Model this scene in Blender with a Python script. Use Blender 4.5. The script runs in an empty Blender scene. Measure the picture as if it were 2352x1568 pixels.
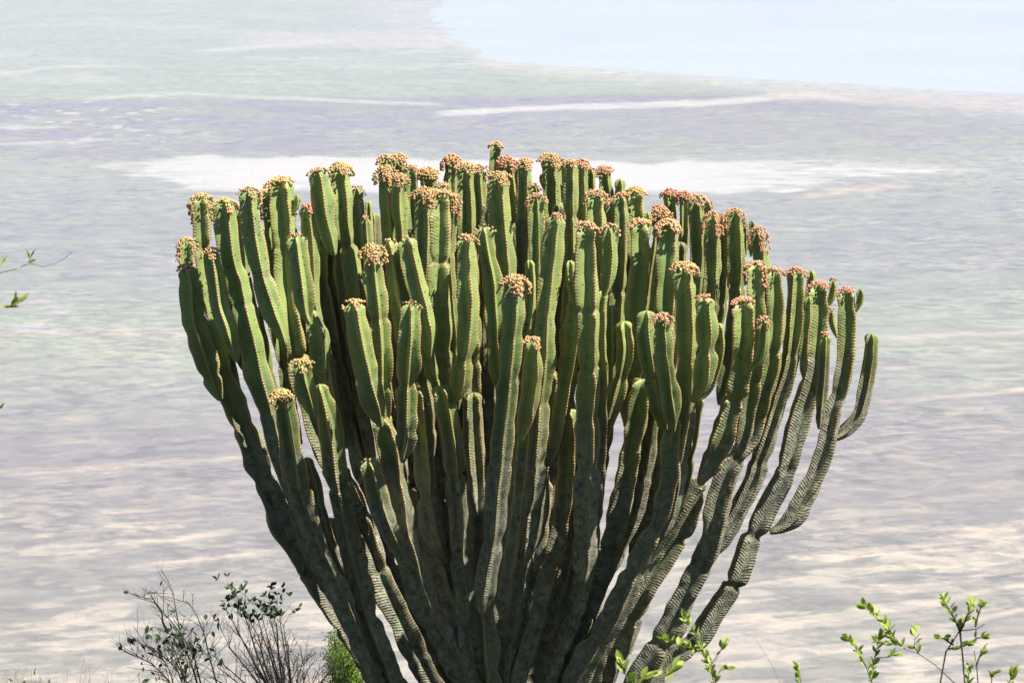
import bpy, math, random
import numpy as np
from mathutils import Vector, Matrix

random.seed(7)
RS = np.random.RandomState(11)
C = bpy.context.scene.collection
sc = bpy.context.scene
R = math.radians

# ------------------------------------------------------------------ camera
PITCH = R(9.0)
HFOV = 2 * math.atan(7.3 / 2 / 20.0)
cam_d = bpy.data.cameras.new('camera')
cam_d.sensor_width = 36.0
cam_d.lens = 18.0 / math.tan(HFOV / 2)
cam_d.clip_start = 0.1
cam_d.clip_end = 120000.0
cam_d.dof.use_dof = True
cam_d.dof.focus_distance = 19.0
cam_d.dof.aperture_fstop = 14.0
cam = bpy.data.objects.new('camera', cam_d)
C.objects.link(cam)
cam.location = (0, 0, 0)
cam.rotation_euler = (R(90) - PITCH, 0, 0)
sc.camera = cam

# ------------------------------------------------------------------ light
SUN = Vector((0.53, -0.26, 0.82)).normalized()      # direction towards the sun
sun_el = math.asin(SUN.z)
sun_az = math.atan2(SUN.x, SUN.y)
w = bpy.data.worlds.new('World')
sc.world = w
w.use_nodes = True
nt = w.node_tree
nt.nodes.clear()
sky = nt.nodes.new('ShaderNodeTexSky')
sky.sky_type = 'NISHITA'
sky.sun_disc = False
sky.sun_elevation = sun_el
sky.sun_rotation = sun_az
sky.altitude = 2300
bg = nt.nodes.new('ShaderNodeBackground')
bg.inputs['Strength'].default_value = 0.05
wo = nt.nodes.new('ShaderNodeOutputWorld')
nt.links.new(sky.outputs[0], bg.inputs[0])
nt.links.new(bg.outputs[0], wo.inputs[0])
sl = bpy.data.lights.new('sun', 'SUN')
sl.energy = 5.0
sl.angle = R(0.5)
sl.color = (1.0, 0.965, 0.90)
so = bpy.data.objects.new('sun', sl)
C.objects.link(so)
so.rotation_euler = SUN.to_track_quat('Z', 'Y').to_euler()
so.location = (30, -10, 60)

vs = sc.view_settings
vs.view_transform = 'Standard'
vs.look = 'None'
vs.exposure = 1.10
vs.gamma = 1.0
vs.use_curve_mapping = False
sc.cycles.max_bounces = 5
sc.cycles.volume_bounces = 0
sc.cycles.use_denoising = True
sc.cycles.denoising_input_passes = 'RGB'

# ------------------------------------------------------------------ geometry of the view, used to turn measurements into metres
TX = math.tan(HFOV / 2)
CP, SP = math.cos(PITCH), math.sin(PITCH)


def ray(px, py):
    """direction of a measured point (units of a 2352 x 1568 survey of the scene)"""
    u = (px - 1176.0) / 1176.0 * TX
    v = (784.0 - py) / 1176.0 * TX
    return (u, CP + v * SP, -SP + v * CP)


def at(px, py, Y):
    r = ray(px, py)
    s = Y / r[1]
    return np.array((r[0] * s, Y, r[2] * s))


PX = 7.3 / 2352.0            # metres per survey unit at 20 m

# ------------------------------------------------------------------ helpers


def link(name, me, mat=None, parent=None):
    o = bpy.data.objects.new(name, me)
    C.objects.link(o)
    if mat is not None:
        for m in (mat if isinstance(mat, (list, tuple)) else [mat]):
            me.materials.append(m)
    if parent is not None:
        o.parent = parent
        o.matrix_parent_inverse = Matrix.Identity(4)
    return o


def thing(name, label, cat, loc, group=None):
    o = bpy.data.objects.new(name, None)
    C.objects.link(o)
    o.location = loc
    o['label'] = label
    o['category'] = cat
    if group:
        o['group'] = group
    return o


def mesh_np(name, V, F, attrs=None, smooth=True):
    """V (n,3) array, F (m,k) int array with k 3 or 4"""
    me = bpy.data.meshes.new(name)
    V = np.asarray(V, dtype=np.float32)
    F = np.asarray(F, dtype=np.int32)
    n, m, k = len(V), len(F), F.shape[1]
    me.vertices.add(n)
    me.vertices.foreach_set('co', V.ravel())
    me.loops.add(m * k)
    me.loops.foreach_set('vertex_index', F.ravel())
    me.polygons.add(m)
    me.polygons.foreach_set('loop_start', np.arange(0, m * k, k, dtype=np.int32))
    me.polygons.foreach_set('loop_total', np.full(m, k, dtype=np.int32))
    if smooth:
        me.polygons.foreach_set('use_smooth', np.ones(m, dtype=bool))
    me.update()
    me.validate()
    if attrs:
        for an, arr in attrs.items():
            arr = np.asarray(arr, dtype=np.float32)
            if arr.ndim == 1:
                a = me.attributes.new(an, 'FLOAT', 'POINT')
                a.data.foreach_set('value', arr)
            else:
                a = me.attributes.new(an, 'FLOAT_COLOR', 'POINT')
                if arr.shape[1] == 3:
                    arr = np.hstack([arr, np.ones((len(arr), 1), np.float32)])
                a.data.foreach_set('color', arr.ravel())
    return me


def new_mat(name):
    m = bpy.data.materials.new(name)
    m.use_nodes = True
    t = m.node_tree
    b = t.nodes['Principled BSDF']
    return m, t, b


def N(t, kind, **kw):
    n = t.nodes.new(kind)
    for k, v in kw.items():
        if k.startswith('i_'):
            n.inputs[k[2:]].default_value = v
        else:
            setattr(n, k, v)
    return n


def attr(t, name):
    return N(t, 'ShaderNodeAttribute', attribute_name=name)


def L(t, a, b):
    t.links.new(a, b)


def mathn(t, op, a, b=None, c=None, clamp=False):
    n = t.nodes.new('ShaderNodeMath')
    n.operation = op
    n.use_clamp = clamp
    for i, x in enumerate((a, b, c)):
        if x is None:
            continue
        if isinstance(x, (int, float)):
            n.inputs[i].default_value = x
        else:
            t.links.new(x, n.inputs[i])
    return n.outputs[0]


def ramp(t, fac, stops, interp='LINEAR'):
    n = t.nodes.new('ShaderNodeValToRGB')
    n.color_ramp.interpolation = interp
    e = n.color_ramp.elements
    while len(e) < len(stops):
        e.new(0.5)
    for el, (p, c) in zip(e, stops):
        el.position = p
        el.color = (c, c, c, 1) if isinstance(c, (int, float)) else (*c, 1)
    if fac is not None:
        t.links.new(fac, n.inputs[0])
    return n.outputs[0]


def mix(t, fac, a, b, mode='MIX'):
    n = t.nodes.new('ShaderNodeMix')
    n.data_type = 'RGBA'
    n.blend_type = mode
    n.clamp_factor = True
    for idx, x in ((0, fac), (6, a), (7, b)):
        if isinstance(x, (int, float)):
            n.inputs[idx].default_value = x
        elif isinstance(x, tuple):
            n.inputs[idx].default_value = (*x, 1)
        else:
            t.links.new(x, n.inputs[idx])
    return n.outputs[2]


def noise(t, vec, scale, detail=3.0, rough=0.55, dist=0.0):
    n = N(t, 'ShaderNodeTexNoise')
    n.inputs['Scale'].default_value = scale
    n.inputs['Detail'].default_value = detail
    n.inputs['Roughness'].default_value = rough
    n.inputs['Distortion'].default_value = dist
    if vec is not None:
        t.links.new(vec, n.inputs['Vector'])
    return n.outputs[0]


# ------------------------------------------------------------------ materials
def make_succulent():
    m, t, b = new_mat('succulent_skin')
    rib = attr(t, 'rib').outputs['Fac']          # 0 on the crest, 1 in the valley
    along = attr(t, 'along').outputs['Fac']      # metres from the tip
    age_shade = attr(t, 'age_shade').outputs['Fac']  # growth age, plus painted shade of the inner crown
    rnd = attr(t, 'rnd').outputs['Fac']
    tc = N(t, 'ShaderNodeTexCoord').outputs['Object']
    n1 = noise(t, tc, 6.0, 4)
    n2 = noise(t, tc, 45.0, 3)
    n3 = noise(t, tc, 130.0, 2)
    n5 = noise(t, tc, 19.0, 6, 0.7, 0.4)
    age_shade2 = mathn(t, 'ADD', age_shade, mathn(t, 'MULTIPLY', mathn(t, 'SUBTRACT', n1, 0.5), 0.9), clamp=True)
    young = mix(t, rnd, (0.205, 0.290, 0.092), (0.300, 0.355, 0.110))
    midg = mix(t, rnd, (0.125, 0.152, 0.060), (0.180, 0.200, 0.078))
    old = mix(t, ramp(t, n5, [(0.36, 0.0), (0.62, 1.0)]), (0.086, 0.090, 0.056), (0.350, 0.355, 0.255))
    c1 = mix(t, ramp(t, age_shade2, [(0.05, 0.0), (0.45, 1.0)]), young, midg)
    c2 = mix(t, ramp(t, age_shade2, [(0.38, 0.0), (0.76, 1.0)]), c1, old)
    # oblique leaf-scar grooves running from the valley up to each tooth
    ph = mathn(t, 'ADD', mathn(t, 'MULTIPLY', along, 2 * math.pi / 0.0215), mathn(t, 'MULTIPLY', rib, -12.0))
    ph = mathn(t, 'ADD', ph, mathn(t, 'MULTIPLY', n2, 3.4))
    ph = mathn(t, 'ADD', ph, mathn(t, 'MULTIPLY', n5, 7.0))
    st = mathn(t, 'ADD', mathn(t, 'MULTIPLY', mathn(t, 'SINE', ph), 0.5), 0.5)
    st = mathn(t, 'POWER', st, 0.55)
    fade = ramp(t, rib, [(0.0, 1.0), (0.5, 0.95), (0.93, 0.0)])
    amt = mathn(t, 'MULTIPLY', fade, mathn(t, 'ADD', ramp(t, n1, [(0.40, 0.05), (0.64, 0.45)]), mathn(t, 'MULTIPLY', age_shade2, 0.85)))
    dark = mathn(t, 'MULTIPLY', mathn(t, 'SUBTRACT', 1.0, ramp(t, st, [(0.08, 0.0), (0.42, 1.0)])), mathn(t, 'MULTIPLY', amt, 0.24), clamp=True)
    c3 = mix(t, dark, c2, mix(t, 0.5, c2, (0.045, 0.05, 0.022), 'MIX'))  # groove shade also painted dark into the skin
    # pale valley seam
    c3 = mix(t, mathn(t, 'MULTIPLY', ramp(t, rib, [(0.78, 0.0), (1.0, 1.0)]), 0.30), c3, (0.26, 0.36, 0.15))
    # grey brown bark scars on old wood
    scar = ramp(t, noise(t, tc, 9.0, 5, 0.7), [(0.52, 0.0), (0.60, 1.0)])
    c4 = mix(t, mathn(t, 'MULTIPLY', scar, ramp(t, age_shade2, [(0.25, 0.0), (0.75, 0.8)])), c3, mix(t, n3, (0.13, 0.105, 0.075), (0.30, 0.26, 0.21)))
    jn = attr(t, 'joint').outputs['Fac']
    c4 = mix(t, mathn(t, 'MULTIPLY', jn, ramp(t, n2, [(0.35, 0.1), (0.6, 0.85)])), c4, mix(t, n3, (0.085, 0.06, 0.035), (0.26, 0.20, 0.13)))
    # small black pits
    vo = N(t, 'ShaderNodeTexVoronoi', feature='F1')
    vo.inputs['Scale'].default_value = 26.0
    L(t, tc, vo.inputs['Vector'])
    pit = ramp(t, vo.outputs['Distance'], [(0.13, 1.0), (0.20, 0.0)])
    pit = mathn(t, 'MULTIPLY', pit, ramp(t, noise(t, tc, 1.6, 2), [(0.40, 0.0), (0.50, 1.0)]))
    pit = mathn(t, 'MULTIPLY', pit, ramp(t, rib, [(0.2, 0.0), (0.3, 1.0)]))
    c5 = mix(t, mathn(t, 'MULTIPLY', pit, 0.85), c4, (0.018, 0.018, 0.012))
    # corky spiny crest
    tooth = mathn(t, 'ADD', mathn(t, 'MULTIPLY', mathn(t, 'SINE', mathn(t, 'MULTIPLY', along, 2 * math.pi / 0.0215)), 0.5), 0.5)
    crest_c = mix(t, n3, (0.34, 0.17, 0.06), (0.66, 0.55, 0.26))
    crest_c = mix(t, mathn(t, 'MULTIPLY', tooth, 0.55), crest_c, (0.14, 0.07, 0.03))
    crest_c = mix(t, ramp(t, age_shade2, [(0.5, 0.0), (0.9, 0.8)]), crest_c, (0.17, 0.15, 0.10))
    edge = ramp(t, mathn(t, 'ADD', rib, mathn(t, 'MULTIPLY', mathn(t, 'SUBTRACT', n2, 0.5), 0.16)), [(0.09, 1.0), (0.20, 0.0)])
    c6 = mix(t, edge, c5, crest_c)
    L(t, c6, b.inputs['Base Color'])
    L(t, ramp(t, age_shade2, [(0.2, 0.48), (0.7, 0.85)]), b.inputs['Roughness'])
    b.inputs['Specular IOR Level'].default_value = 0.32
    bp = N(t, 'ShaderNodeBump')
    bp.inputs['Strength'].default_value = 0.9
    bp.inputs['Distance'].default_value = 0.008
    n4 = ramp(t, noise(t, tc, 3.3, 3), [(0.36, 0.25), (0.60, 1.0)])
    h = mathn(t, 'MULTIPLY', mathn(t, 'MULTIPLY', mathn(t, 'MULTIPLY', st, amt), n4), mathn(t, 'ADD', mathn(t, 'MULTIPLY', age_shade2, 0.35), mathn(t, 'ADD', 0.30, mathn(t, 'MULTIPLY', mathn(t, 'FRACT', mathn(t, 'MULTIPLY', rnd, 7.3)), 0.6))))
    h = mathn(t, 'ADD', h, mathn(t, 'MULTIPLY', n5, mathn(t, 'MULTIPLY', age_shade2, 1.9)))
    h = mathn(t, 'ADD', h, mathn(t, 'MULTIPLY', n3, mathn(t, 'ADD', 0.10, mathn(t, 'MULTIPLY', age_shade2, 0.7))))
    L(t, h, bp.inputs['Height'])
    L(t, bp.outputs[0], b.inputs['Normal'])
    return m


def make_simple(name, col_a, col_b, scale=8.0, rough=0.7, trans=0.0):
    m, t, b = new_mat(name)
    tc = N(t, 'ShaderNodeTexCoord').outputs['Object']
    n1 = noise(t, tc, scale, 4)
    L(t, mix(t, ramp(t, n1, [(0.3, 0.0), (0.7, 1.0)]), col_a, col_b), b.inputs['Base Color'])
    b.inputs['Roughness'].default_value = rough
    b.inputs['Specular IOR Level'].default_value = 0.25
    if trans:
        tr = N(t, 'ShaderNodeBsdfTranslucent')
        L(t, mix(t, n1, tuple(c * 1.25 for c in col_a), tuple(c * 1.25 for c in col_b)), tr.inputs[0])
        ms = N(t, 'ShaderNodeMixShader')
        ms.inputs[0].default_value = trans
        L(t, b.outputs[0], ms.inputs[1])
        L(t, tr.outputs[0], ms.inputs[2])
        L(t, ms.outputs[0], t.nodes['Material Output'].inputs[0])
    return m


def make_fruit():
    m, t, b = new_mat('fruit_skin')
    c = attr(t, 'tint').outputs['Color']
    tc = N(t, 'ShaderNodeTexCoord').outputs['Object']
    L(t, mix(t, noise(t, tc, 90, 2), c, mix(t, 0.35, c, (0.30, 0.25, 0.04))), b.inputs['Base Color'])
    b.inputs['Roughness'].default_value = 0.45
    b.inputs['Specular IOR Level'].default_value = 0.35
    return m


MAT_SKIN = make_succulent()
MAT_FRUIT = make_fruit()
MAT_BARK = make_simple('grey_bark', (0.10, 0.085, 0.065), (0.24, 0.21, 0.16), 14, 0.9)
MAT_TWIG = make_simple('twig_bark', (0.022, 0.018, 0.016), (0.055, 0.045, 0.038), 20, 0.9)
MAT_TWIG_PALE = make_simple('pale_stem', (0.22, 0.17, 0.12), (0.33, 0.27, 0.18), 20, 0.8)
MAT_LEAF_DARK = make_simple('dark_leaf', (0.020, 0.040, 0.014), (0.060, 0.10, 0.028), 9, 0.5, 0.18)
MAT_LEAF_LIME = make_simple('lime_leaf', (0.34, 0.46, 0.08), (0.58, 0.62, 0.18), 12, 0.5, 0.5)
MAT_LEAF_PALE = make_simple('pale_leaf', (0.34, 0.40, 0.07), (0.50, 0.52, 0.12), 12, 0.6, 0.5)
MAT_NEEDLE = make_simple('soft_needles', (0.035, 0.08, 0.012), (0.20, 0.32, 0.03), 5, 0.6, 0.35)
MAT_GRASS = make_simple('dry_grass', (0.20, 0.20, 0.08), (0.36, 0.33, 0.18), 5, 0.8, 0.2)


# ------------------------------------------------------------------ numpy value noise
def vnoise(x, y, seed=0):
    xi = np.floor(x).astype(np.int64)
    yi = np.floor(y).astype(np.int64)
    xf = x - xi
    yf = y - yi

    def h(a, b):
        v = (a * 374761393 + b * 668265263 + seed * 974634777) & 0xffffffff
        v = ((v ^ (v >> 13)) * 1274126177) & 0xffffffff
        return ((v ^ (v >> 16)) & 0xffff) / 65535.0
    sx = xf * xf * (3 - 2 * xf)
    sy = yf * yf * (3 - 2 * yf)
    return (h(xi, yi) * (1 - sx) + h(xi + 1, yi) * sx) * (1 - sy) + (h(xi, yi + 1) * (1 - sx) + h(xi + 1, yi + 1) * sx) * sy


def fbm(x, y, seed=0, oct=4):
    s = 0
    a = 0.5
    tot = 0
    for o in range(oct):
        s = s + a * vnoise(x * 2 ** o, y * 2 ** o, seed + o * 17)
        tot += a
        a *= 0.5
    return s / tot


def sstep(a, b, x):
    t = np.clip((x - a) / (b - a), 0, 1)
    return t * t * (3 - 2 * t)


# ------------------------------------------------------------------ setting: crater floor
FLOOR = -600.0


def build_floor():
    # rows finer towards the horizon, columns fan out: a terrain sheet with distance based detail
    el = np.concatenate([np.linspace(60, 17.5, 24), np.linspace(17, 2.0, 600), np.geomspace(1.9, 0.8, 16)])
    az = np.concatenate([-np.geomspace(82, 14, 16), np.linspace(-12.5, 12.5, 320), np.geomspace(14, 82, 16)])
    E, A = np.meshgrid(np.radians(el), np.radians(az), indexing='ij')
    Y = -FLOOR / np.tan(E)
    X = Y * np.tan(A)
    X = np.clip(X, -42000, 42000)
    Z = np.full_like(X, FLOOR)
    # survey coordinates of the same points
    u = X / Y
    tE = np.tan(E)
    v = (SP - CP * tE) / (CP + SP * tE)
    s = CP - SP * (-tE) * 1.0
    depth = CP * 1.0 + SP * tE
    px = 1176 + (u / depth) / TX * 1176
    py = 784 - v / TX * 1176
    wx = fbm(px / 60, py / 14, 3) - 0.5
    wy = fbm(px / 90, py / 20, 5) - 0.5
    qx = px + wx * 60
    qy = py + wy * 14
    nb = fbm(px / 140, py / 16, 9)
    nf = fbm(px / 34, py / 5.0, 21)
    nst = fbm(px / 70, py / 3.2, 61)
    tilt = fbm((px) / 170, (py + px * 0.085) / 9, 31)

    def band(y0, y1, soft=8, yy=qy):
        return sstep(y0 - soft, y0 + soft, yy) * (1 - sstep(y1 - soft, y1 + soft, yy))

    def line(pts, hw, soft=2.0, x=qx, y=None):
        if y is None:
            y = py + wy * 6
        xs = [p[0] for p in pts]
        ys = [p[1] for p in pts]
        yc = np.interp(px, xs, ys)
        d = np.abs(y - yc)
        m = 1 - sstep(hw - soft * .5, hw + soft, d)
        ends = sstep(xs[0] - 30, xs[0] + 30, x) * (1 - sstep(xs[-1] - 30, xs[-1] + 30, x))
        return m * ends

    def srgb(r, g, b):
        return np.array([((c / 255 + 0.055) / 1.055) ** 2.4 for c in (r, g, b)])
    col = np.zeros(px.shape + (3,))

    def over(mask, c):
        col[...] = col * (1 - mask[..., None]) + srgb(*c) * mask[..., None]
    # wanted appearance, from far to near
    keys = [(-200, (226, 234, 240)), (0, (219, 229, 235)), (100, (216, 227, 232)), (215, (212, 221, 219)), (228, (201, 203, 219)),
            (345, (203, 204, 217)), (370, (214, 218, 222)), (460, (205, 208, 216)), (600, (202, 204, 212)), (700, (205, 212, 210)), (800, (214, 217, 211)),
            (900, (203, 204, 208)), (1000, (200, 196, 203)), (1200, (200, 196, 199)), (1400, (200, 198, 196)), (1568, (203, 200, 196)), (2200, (196, 186, 170))]
    ky = [k[0] for k in keys]
    for ch in range(3):
        kc = [srgb(*k[1])[ch] for k in keys]
        col[..., ch] = np.interp(py + wy * 10 + (px - 1176) * 0.012, ky, kc)
    right = sstep(1000, 1700, px)
    over(band(255, 345) * right * 0.5, (212, 214, 216))
    over(sstep(0.50, 0.62, nb) * band(240, 900) * 0.55, (210, 217, 214))
    over(sstep(0.55, 0.7, 1 - nb) * band(230, 340) * (1 - right * .4) * 0.6, (200, 201, 222))
    # pale belts of the upper left
    over(sstep(0.52, 0.66, fbm(px / 200, py / 9, 77)) * band(-40, 200) * 0.6, (232, 234, 238))
    over(sstep(0.5, 0.7, fbm(px / 220, py / 12, 79)) * band(20, 215) * 0.5, (213, 223, 221))
    # white shore and streaks below the lake
    shore = np.interp(px, [750, 1000, 1040, 1085, 1110, 1250, 1500, 1700, 1900, 2100, 2352, 3000], [60, 78, 92, 108, 132, 150, 166, 180, 190, 205, 216, 240])
    dsh = py + wy * 8 - shore
    over((1 - sstep(4, 34, dsh)) * sstep(-60, -2, dsh) * sstep(940, 1040, px) * 0.8, (240, 240, 240))
    over(sstep(700, 960, qx) * (1 - sstep(60, 150, py + (1000 - px) * 0.12)) * 0.75, (229, 233, 244))
    over(sstep(0.58, 0.64, nst) * sstep(820, 960, qx) * band(-20, 150) * 0.6, (240, 241, 247))
    over(band(75, 108, 8) * sstep(480, 640, qx) * (1 - sstep(1000, 1120, px)) * 0.75, (238, 236, 243))
    over((1 - sstep(-2, 12, dsh)) * sstep(-40, -4, dsh) * sstep(980, 1080, px) * 0.9, (236, 240, 247))
    over(line([(1000, 262), (1300, 246), (1600, 238), (1850, 218), (1960, 226)], 5.5, 5) * 0.9, (250, 248, 250))
    over(line([(1750, 214), (2000, 226), (2352, 246), (2700, 262)], 10, 10) * 0.7, (240, 232, 234))
    over(line([(200, 226), (420, 216), (640, 226), (1000, 240)], 3, 3) * 0.8, (238, 240, 240))
    over(line([(460, 118), (620, 106), (760, 96)], 3, 3) * 0.8, (244, 242, 246))
    over(line([(-200, 172), (60, 165), (150, 152), (260, 150)], 2.5, 3) * 0.8, (240, 240, 242))
    over(line([(-200, 296), (120, 293)], 2, 2) * 0.8, (244, 242, 246))
    over(line([(-200, 332), (60, 330), (250, 320)], 2, 3) * 0.8, (238, 236, 242))
    over(sstep(0.66, 0.72, nf) * band(232, 330) * (1 - sstep(350, 500, px)) * 0.9, (244, 242, 246))
    # the salt flat
    top = np.interp(px, [100, 200, 330, 460, 600, 1000, 1250, 1400, 1500, 1560, 1850, 2130, 2300, 2420], [392, 382, 370, 358, 360, 366, 366, 371, 379, 368, 372, 380, 388, 395])
    bot = np.interp(px, [100, 200, 300, 380, 450, 700, 900, 1300, 1500, 1650, 1800, 1900, 2050, 2300, 2420], [392, 392, 400, 412, 440, 440, 446, 446, 440, 446, 442, 418, 404, 394, 395])
    endw = 1 - sstep(250, 620, px) * (1 - sstep(1500, 1900, px))
    yy = py + wy * 12 + (nf - .5) * 8 + (nst - .5) * (5 + 30 * endw)
    inside = sstep(-3, 4, yy - top) * (1 - sstep(-8, 5, yy - bot)) * (1 - endw * 0.55 * sstep(0.42, 0.55, nst)) * sstep(140, 360, px + wx * 260) * (1 - sstep(2120, 2340, px + wx * 160))
    holes = sstep(0.60, 0.68, fbm(px / 90, py / 6, 55)) * (sstep(408, 425, py)) * (1 - sstep(600, 800, px) * (1 - sstep(1350, 1500, px)))
    over(inside * (1 - holes * 0.8), (251, 247, 247))
    over(inside * (1 - holes) * (1 - sstep(370, 380, yy)) * 0.4, (243, 238, 242))
    over(line([(1840, 450), (1930, 438), (2060, 428)], 6, 6) * 0.8, (244, 232, 226))
    # pale wandering lines
    for pts, hw, c in [
        ([(1980, 776), (2150, 770), (2352, 760), (2600, 752)], 3.5, (238, 230, 230)),
        ([(2010, 925), (2200, 908), (2352, 894), (2600, 880)], 4, (240, 230, 224)),
        ([(2000, 845), (2200, 838), (2352, 840)], 3, (228, 224, 222)),
        ([(-200, 1098), (60, 1085), (300, 1068), (600, 1046)], 4, (232, 222, 218)),
        ([(40, 1262), (200, 1250), (400, 1238), (560, 1214)], 4.5, (243, 232, 224)),
        ([(300, 1300), (480, 1280), (640, 1265)], 3.5, (240, 228, 222)),
        ([(1950, 1210), (2100, 1216), (2352, 1212)], 3.5, (240, 228, 218)),
        ([(1900, 1282), (2050, 1262), (2200, 1256)], 9, (243, 230, 220)),
        ([(2180, 1240), (2230, 1220), (2300, 1232)], 12, (243, 228, 216)),
        ([(1800, 1440), (2050, 1400), (2352, 1340), (2600, 1290)], 4.5, (240, 230, 218)),
        ([(2000, 1470), (2352, 1400)], 4.5, (242, 230, 218)),
        ([(0, 770), (200, 760), (420, 764)], 9, (224, 219, 218)),
        ([(380, 605), (420, 600), (480, 602)], 3, (240, 236, 238)),
        ([(30, 1436), (180, 1425)], 2.5, (240, 228, 218)),
        ([(60, 700), (110, 695), (150, 708)], 6, (232, 226, 230)),
        ([(90, 742), (120, 722), (160, 712)], 8, (232, 226, 230)),
        ([(40, 756), (90, 752), (180, 768)], 6, (232, 228, 238)),
    ]:
        over(line(pts, hw, 5) * 0.85, c)
    # cream sand patches that grow nearer to the foot of the rim
    grow = sstep(1150, 1560, py)
    rb = 0.05 * sstep(1300, 1900, px)
    pat = fbm(px / 190 + 3, (py + px * 0.06) / 22, 91)
    over(sstep(0.635 - 0.13 * grow - rb, 0.68 - 0.13 * grow - rb, pat) * sstep(1050, 1300, py) * 0.85, (243, 232, 223))
    over(sstep(0.60, 0.72, tilt) * band(850, 1700, 40) * 0.5, (226, 220, 214))
    over(sstep(0.60, 0.72, 1 - tilt) * band(800, 1700, 40) * 0.5, (192, 188, 193))
    # appearance -> ground reflectance seen through the air (light, transmission and air glow as calibrated)
    T = np.exp(-HAZE_D * Y / 1.0)[..., None]
    glow = np.array(AIR_GLOW) * (1 - T)
    alb = (col / (2 ** vs.exposure) - glow) / (T * np.array(FLOOR_LIGHT))
    alb = np.clip(alb * (0.975 + np.array((0.06, 0.08, 0.10)) * inside[..., None]), 0.02, 0.85)
    V = np.stack([X, Y, Z], -1).reshape(-1, 3)
    nr, nc = X.shape
    i, j = np.meshgrid(np.arange(nr - 1), np.arange(nc - 1), indexing='ij')
    a = (i * nc + j).ravel()
    F = np.stack([a, a + 1, a + nc + 1, a + nc], -1)
    me = mesh_np('crater_floor', V, F, {'soil': alb.reshape(-1, 3), 'salt': inside.ravel()}, smooth=False)
    m, t, b = new_mat('plain_soil')
    base = attr(t, 'soil').outputs['Color']
    salt = attr(t, 'salt').outputs['Fac']
    geo = N(t, 'ShaderNodeTexCoord').outputs['Object']
    mp = N(t, 'ShaderNodeMapping')
    mp.inputs['Rotation'].default_value = (0, 0, R(-14))
    mp.inputs['Scale'].default_value = (0.72, 1.0, 1.0)
    L(t, geo, mp.inputs[0])
    f1 = noise(t, mp.outputs[0], 1 / 24.0, 6, 0.68, 0.5)
    f2 = noise(t, mp.outputs[0], 1 / 55.0, 6, 0.66, 0.8)
    f3 = noise(t, mp.outputs[0], 1 / 190.0, 5, 0.65, 0.4)
    patchy = ramp(t, noise(t, mp.outputs[0], 1 / 330.0, 4, 0.6, 0.6), [(0.40, 0.22), (0.58, 0.9)])
    c = mix(t, mathn(t, 'MULTIPLY', ramp(t, f1, [(0.49, 0.0), (0.55, 1.0)]), patchy), base, mix(t, 1.0, base, (1.32, 1.26, 1.17), 'MULTIPLY'))
    c = mix(t, mathn(t, 'MULTIPLY', ramp(t, f2, [(0.55, 0.0), (0.60, 1.0)]), 0.70), c, mix(t, 1.0, c, (1.22, 1.17, 1.09), 'MULTIPLY'))
    c = mix(t, mathn(t, 'MULTIPLY', ramp(t, f2, [(0.39, 1.0), (0.46, 0.0)]), 0.95), c, mix(t, 1.0, c, (0.82, 0.82, 0.86), 'MULTIPLY'))
    c = mix(t, mathn(t, 'MULTIPLY', ramp(t, f3, [(0.5, 0.0), (0.62, 1.0)]), 0.5), c, mix(t, 1.0, c, (0.95, 1.0, 0.93), 'MULTIPLY'))
    c = mix(t, mathn(t, 'MULTIPLY', ramp(t, f1, [(0.42, 1.0), (0.46, 0.0)]), mathn(t, 'MULTIPLY', patchy, 0.7)), c, mix(t, 1.0, c, (0.79, 0.80, 0.82), 'MULTIPLY'))
    c = mix(t, mathn(t, 'MULTIPLY', salt, 0.85), c, base)
    L(t, c, b.inputs['Base Color'])
    b.inputs['Roughness'].default_value = 1.0
    b.inputs['Specular IOR Level'].default_value = 0.0
    o = link('crater_floor', me, m)
    o['kind'] = 'structure'
    return o


HAZE_D = 3.4e-5
AIR_GLOW = (0.415, 0.445, 0.49)
FLOOR_LIGHT = (1.33, 1.315, 1.30)
build_floor()


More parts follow.
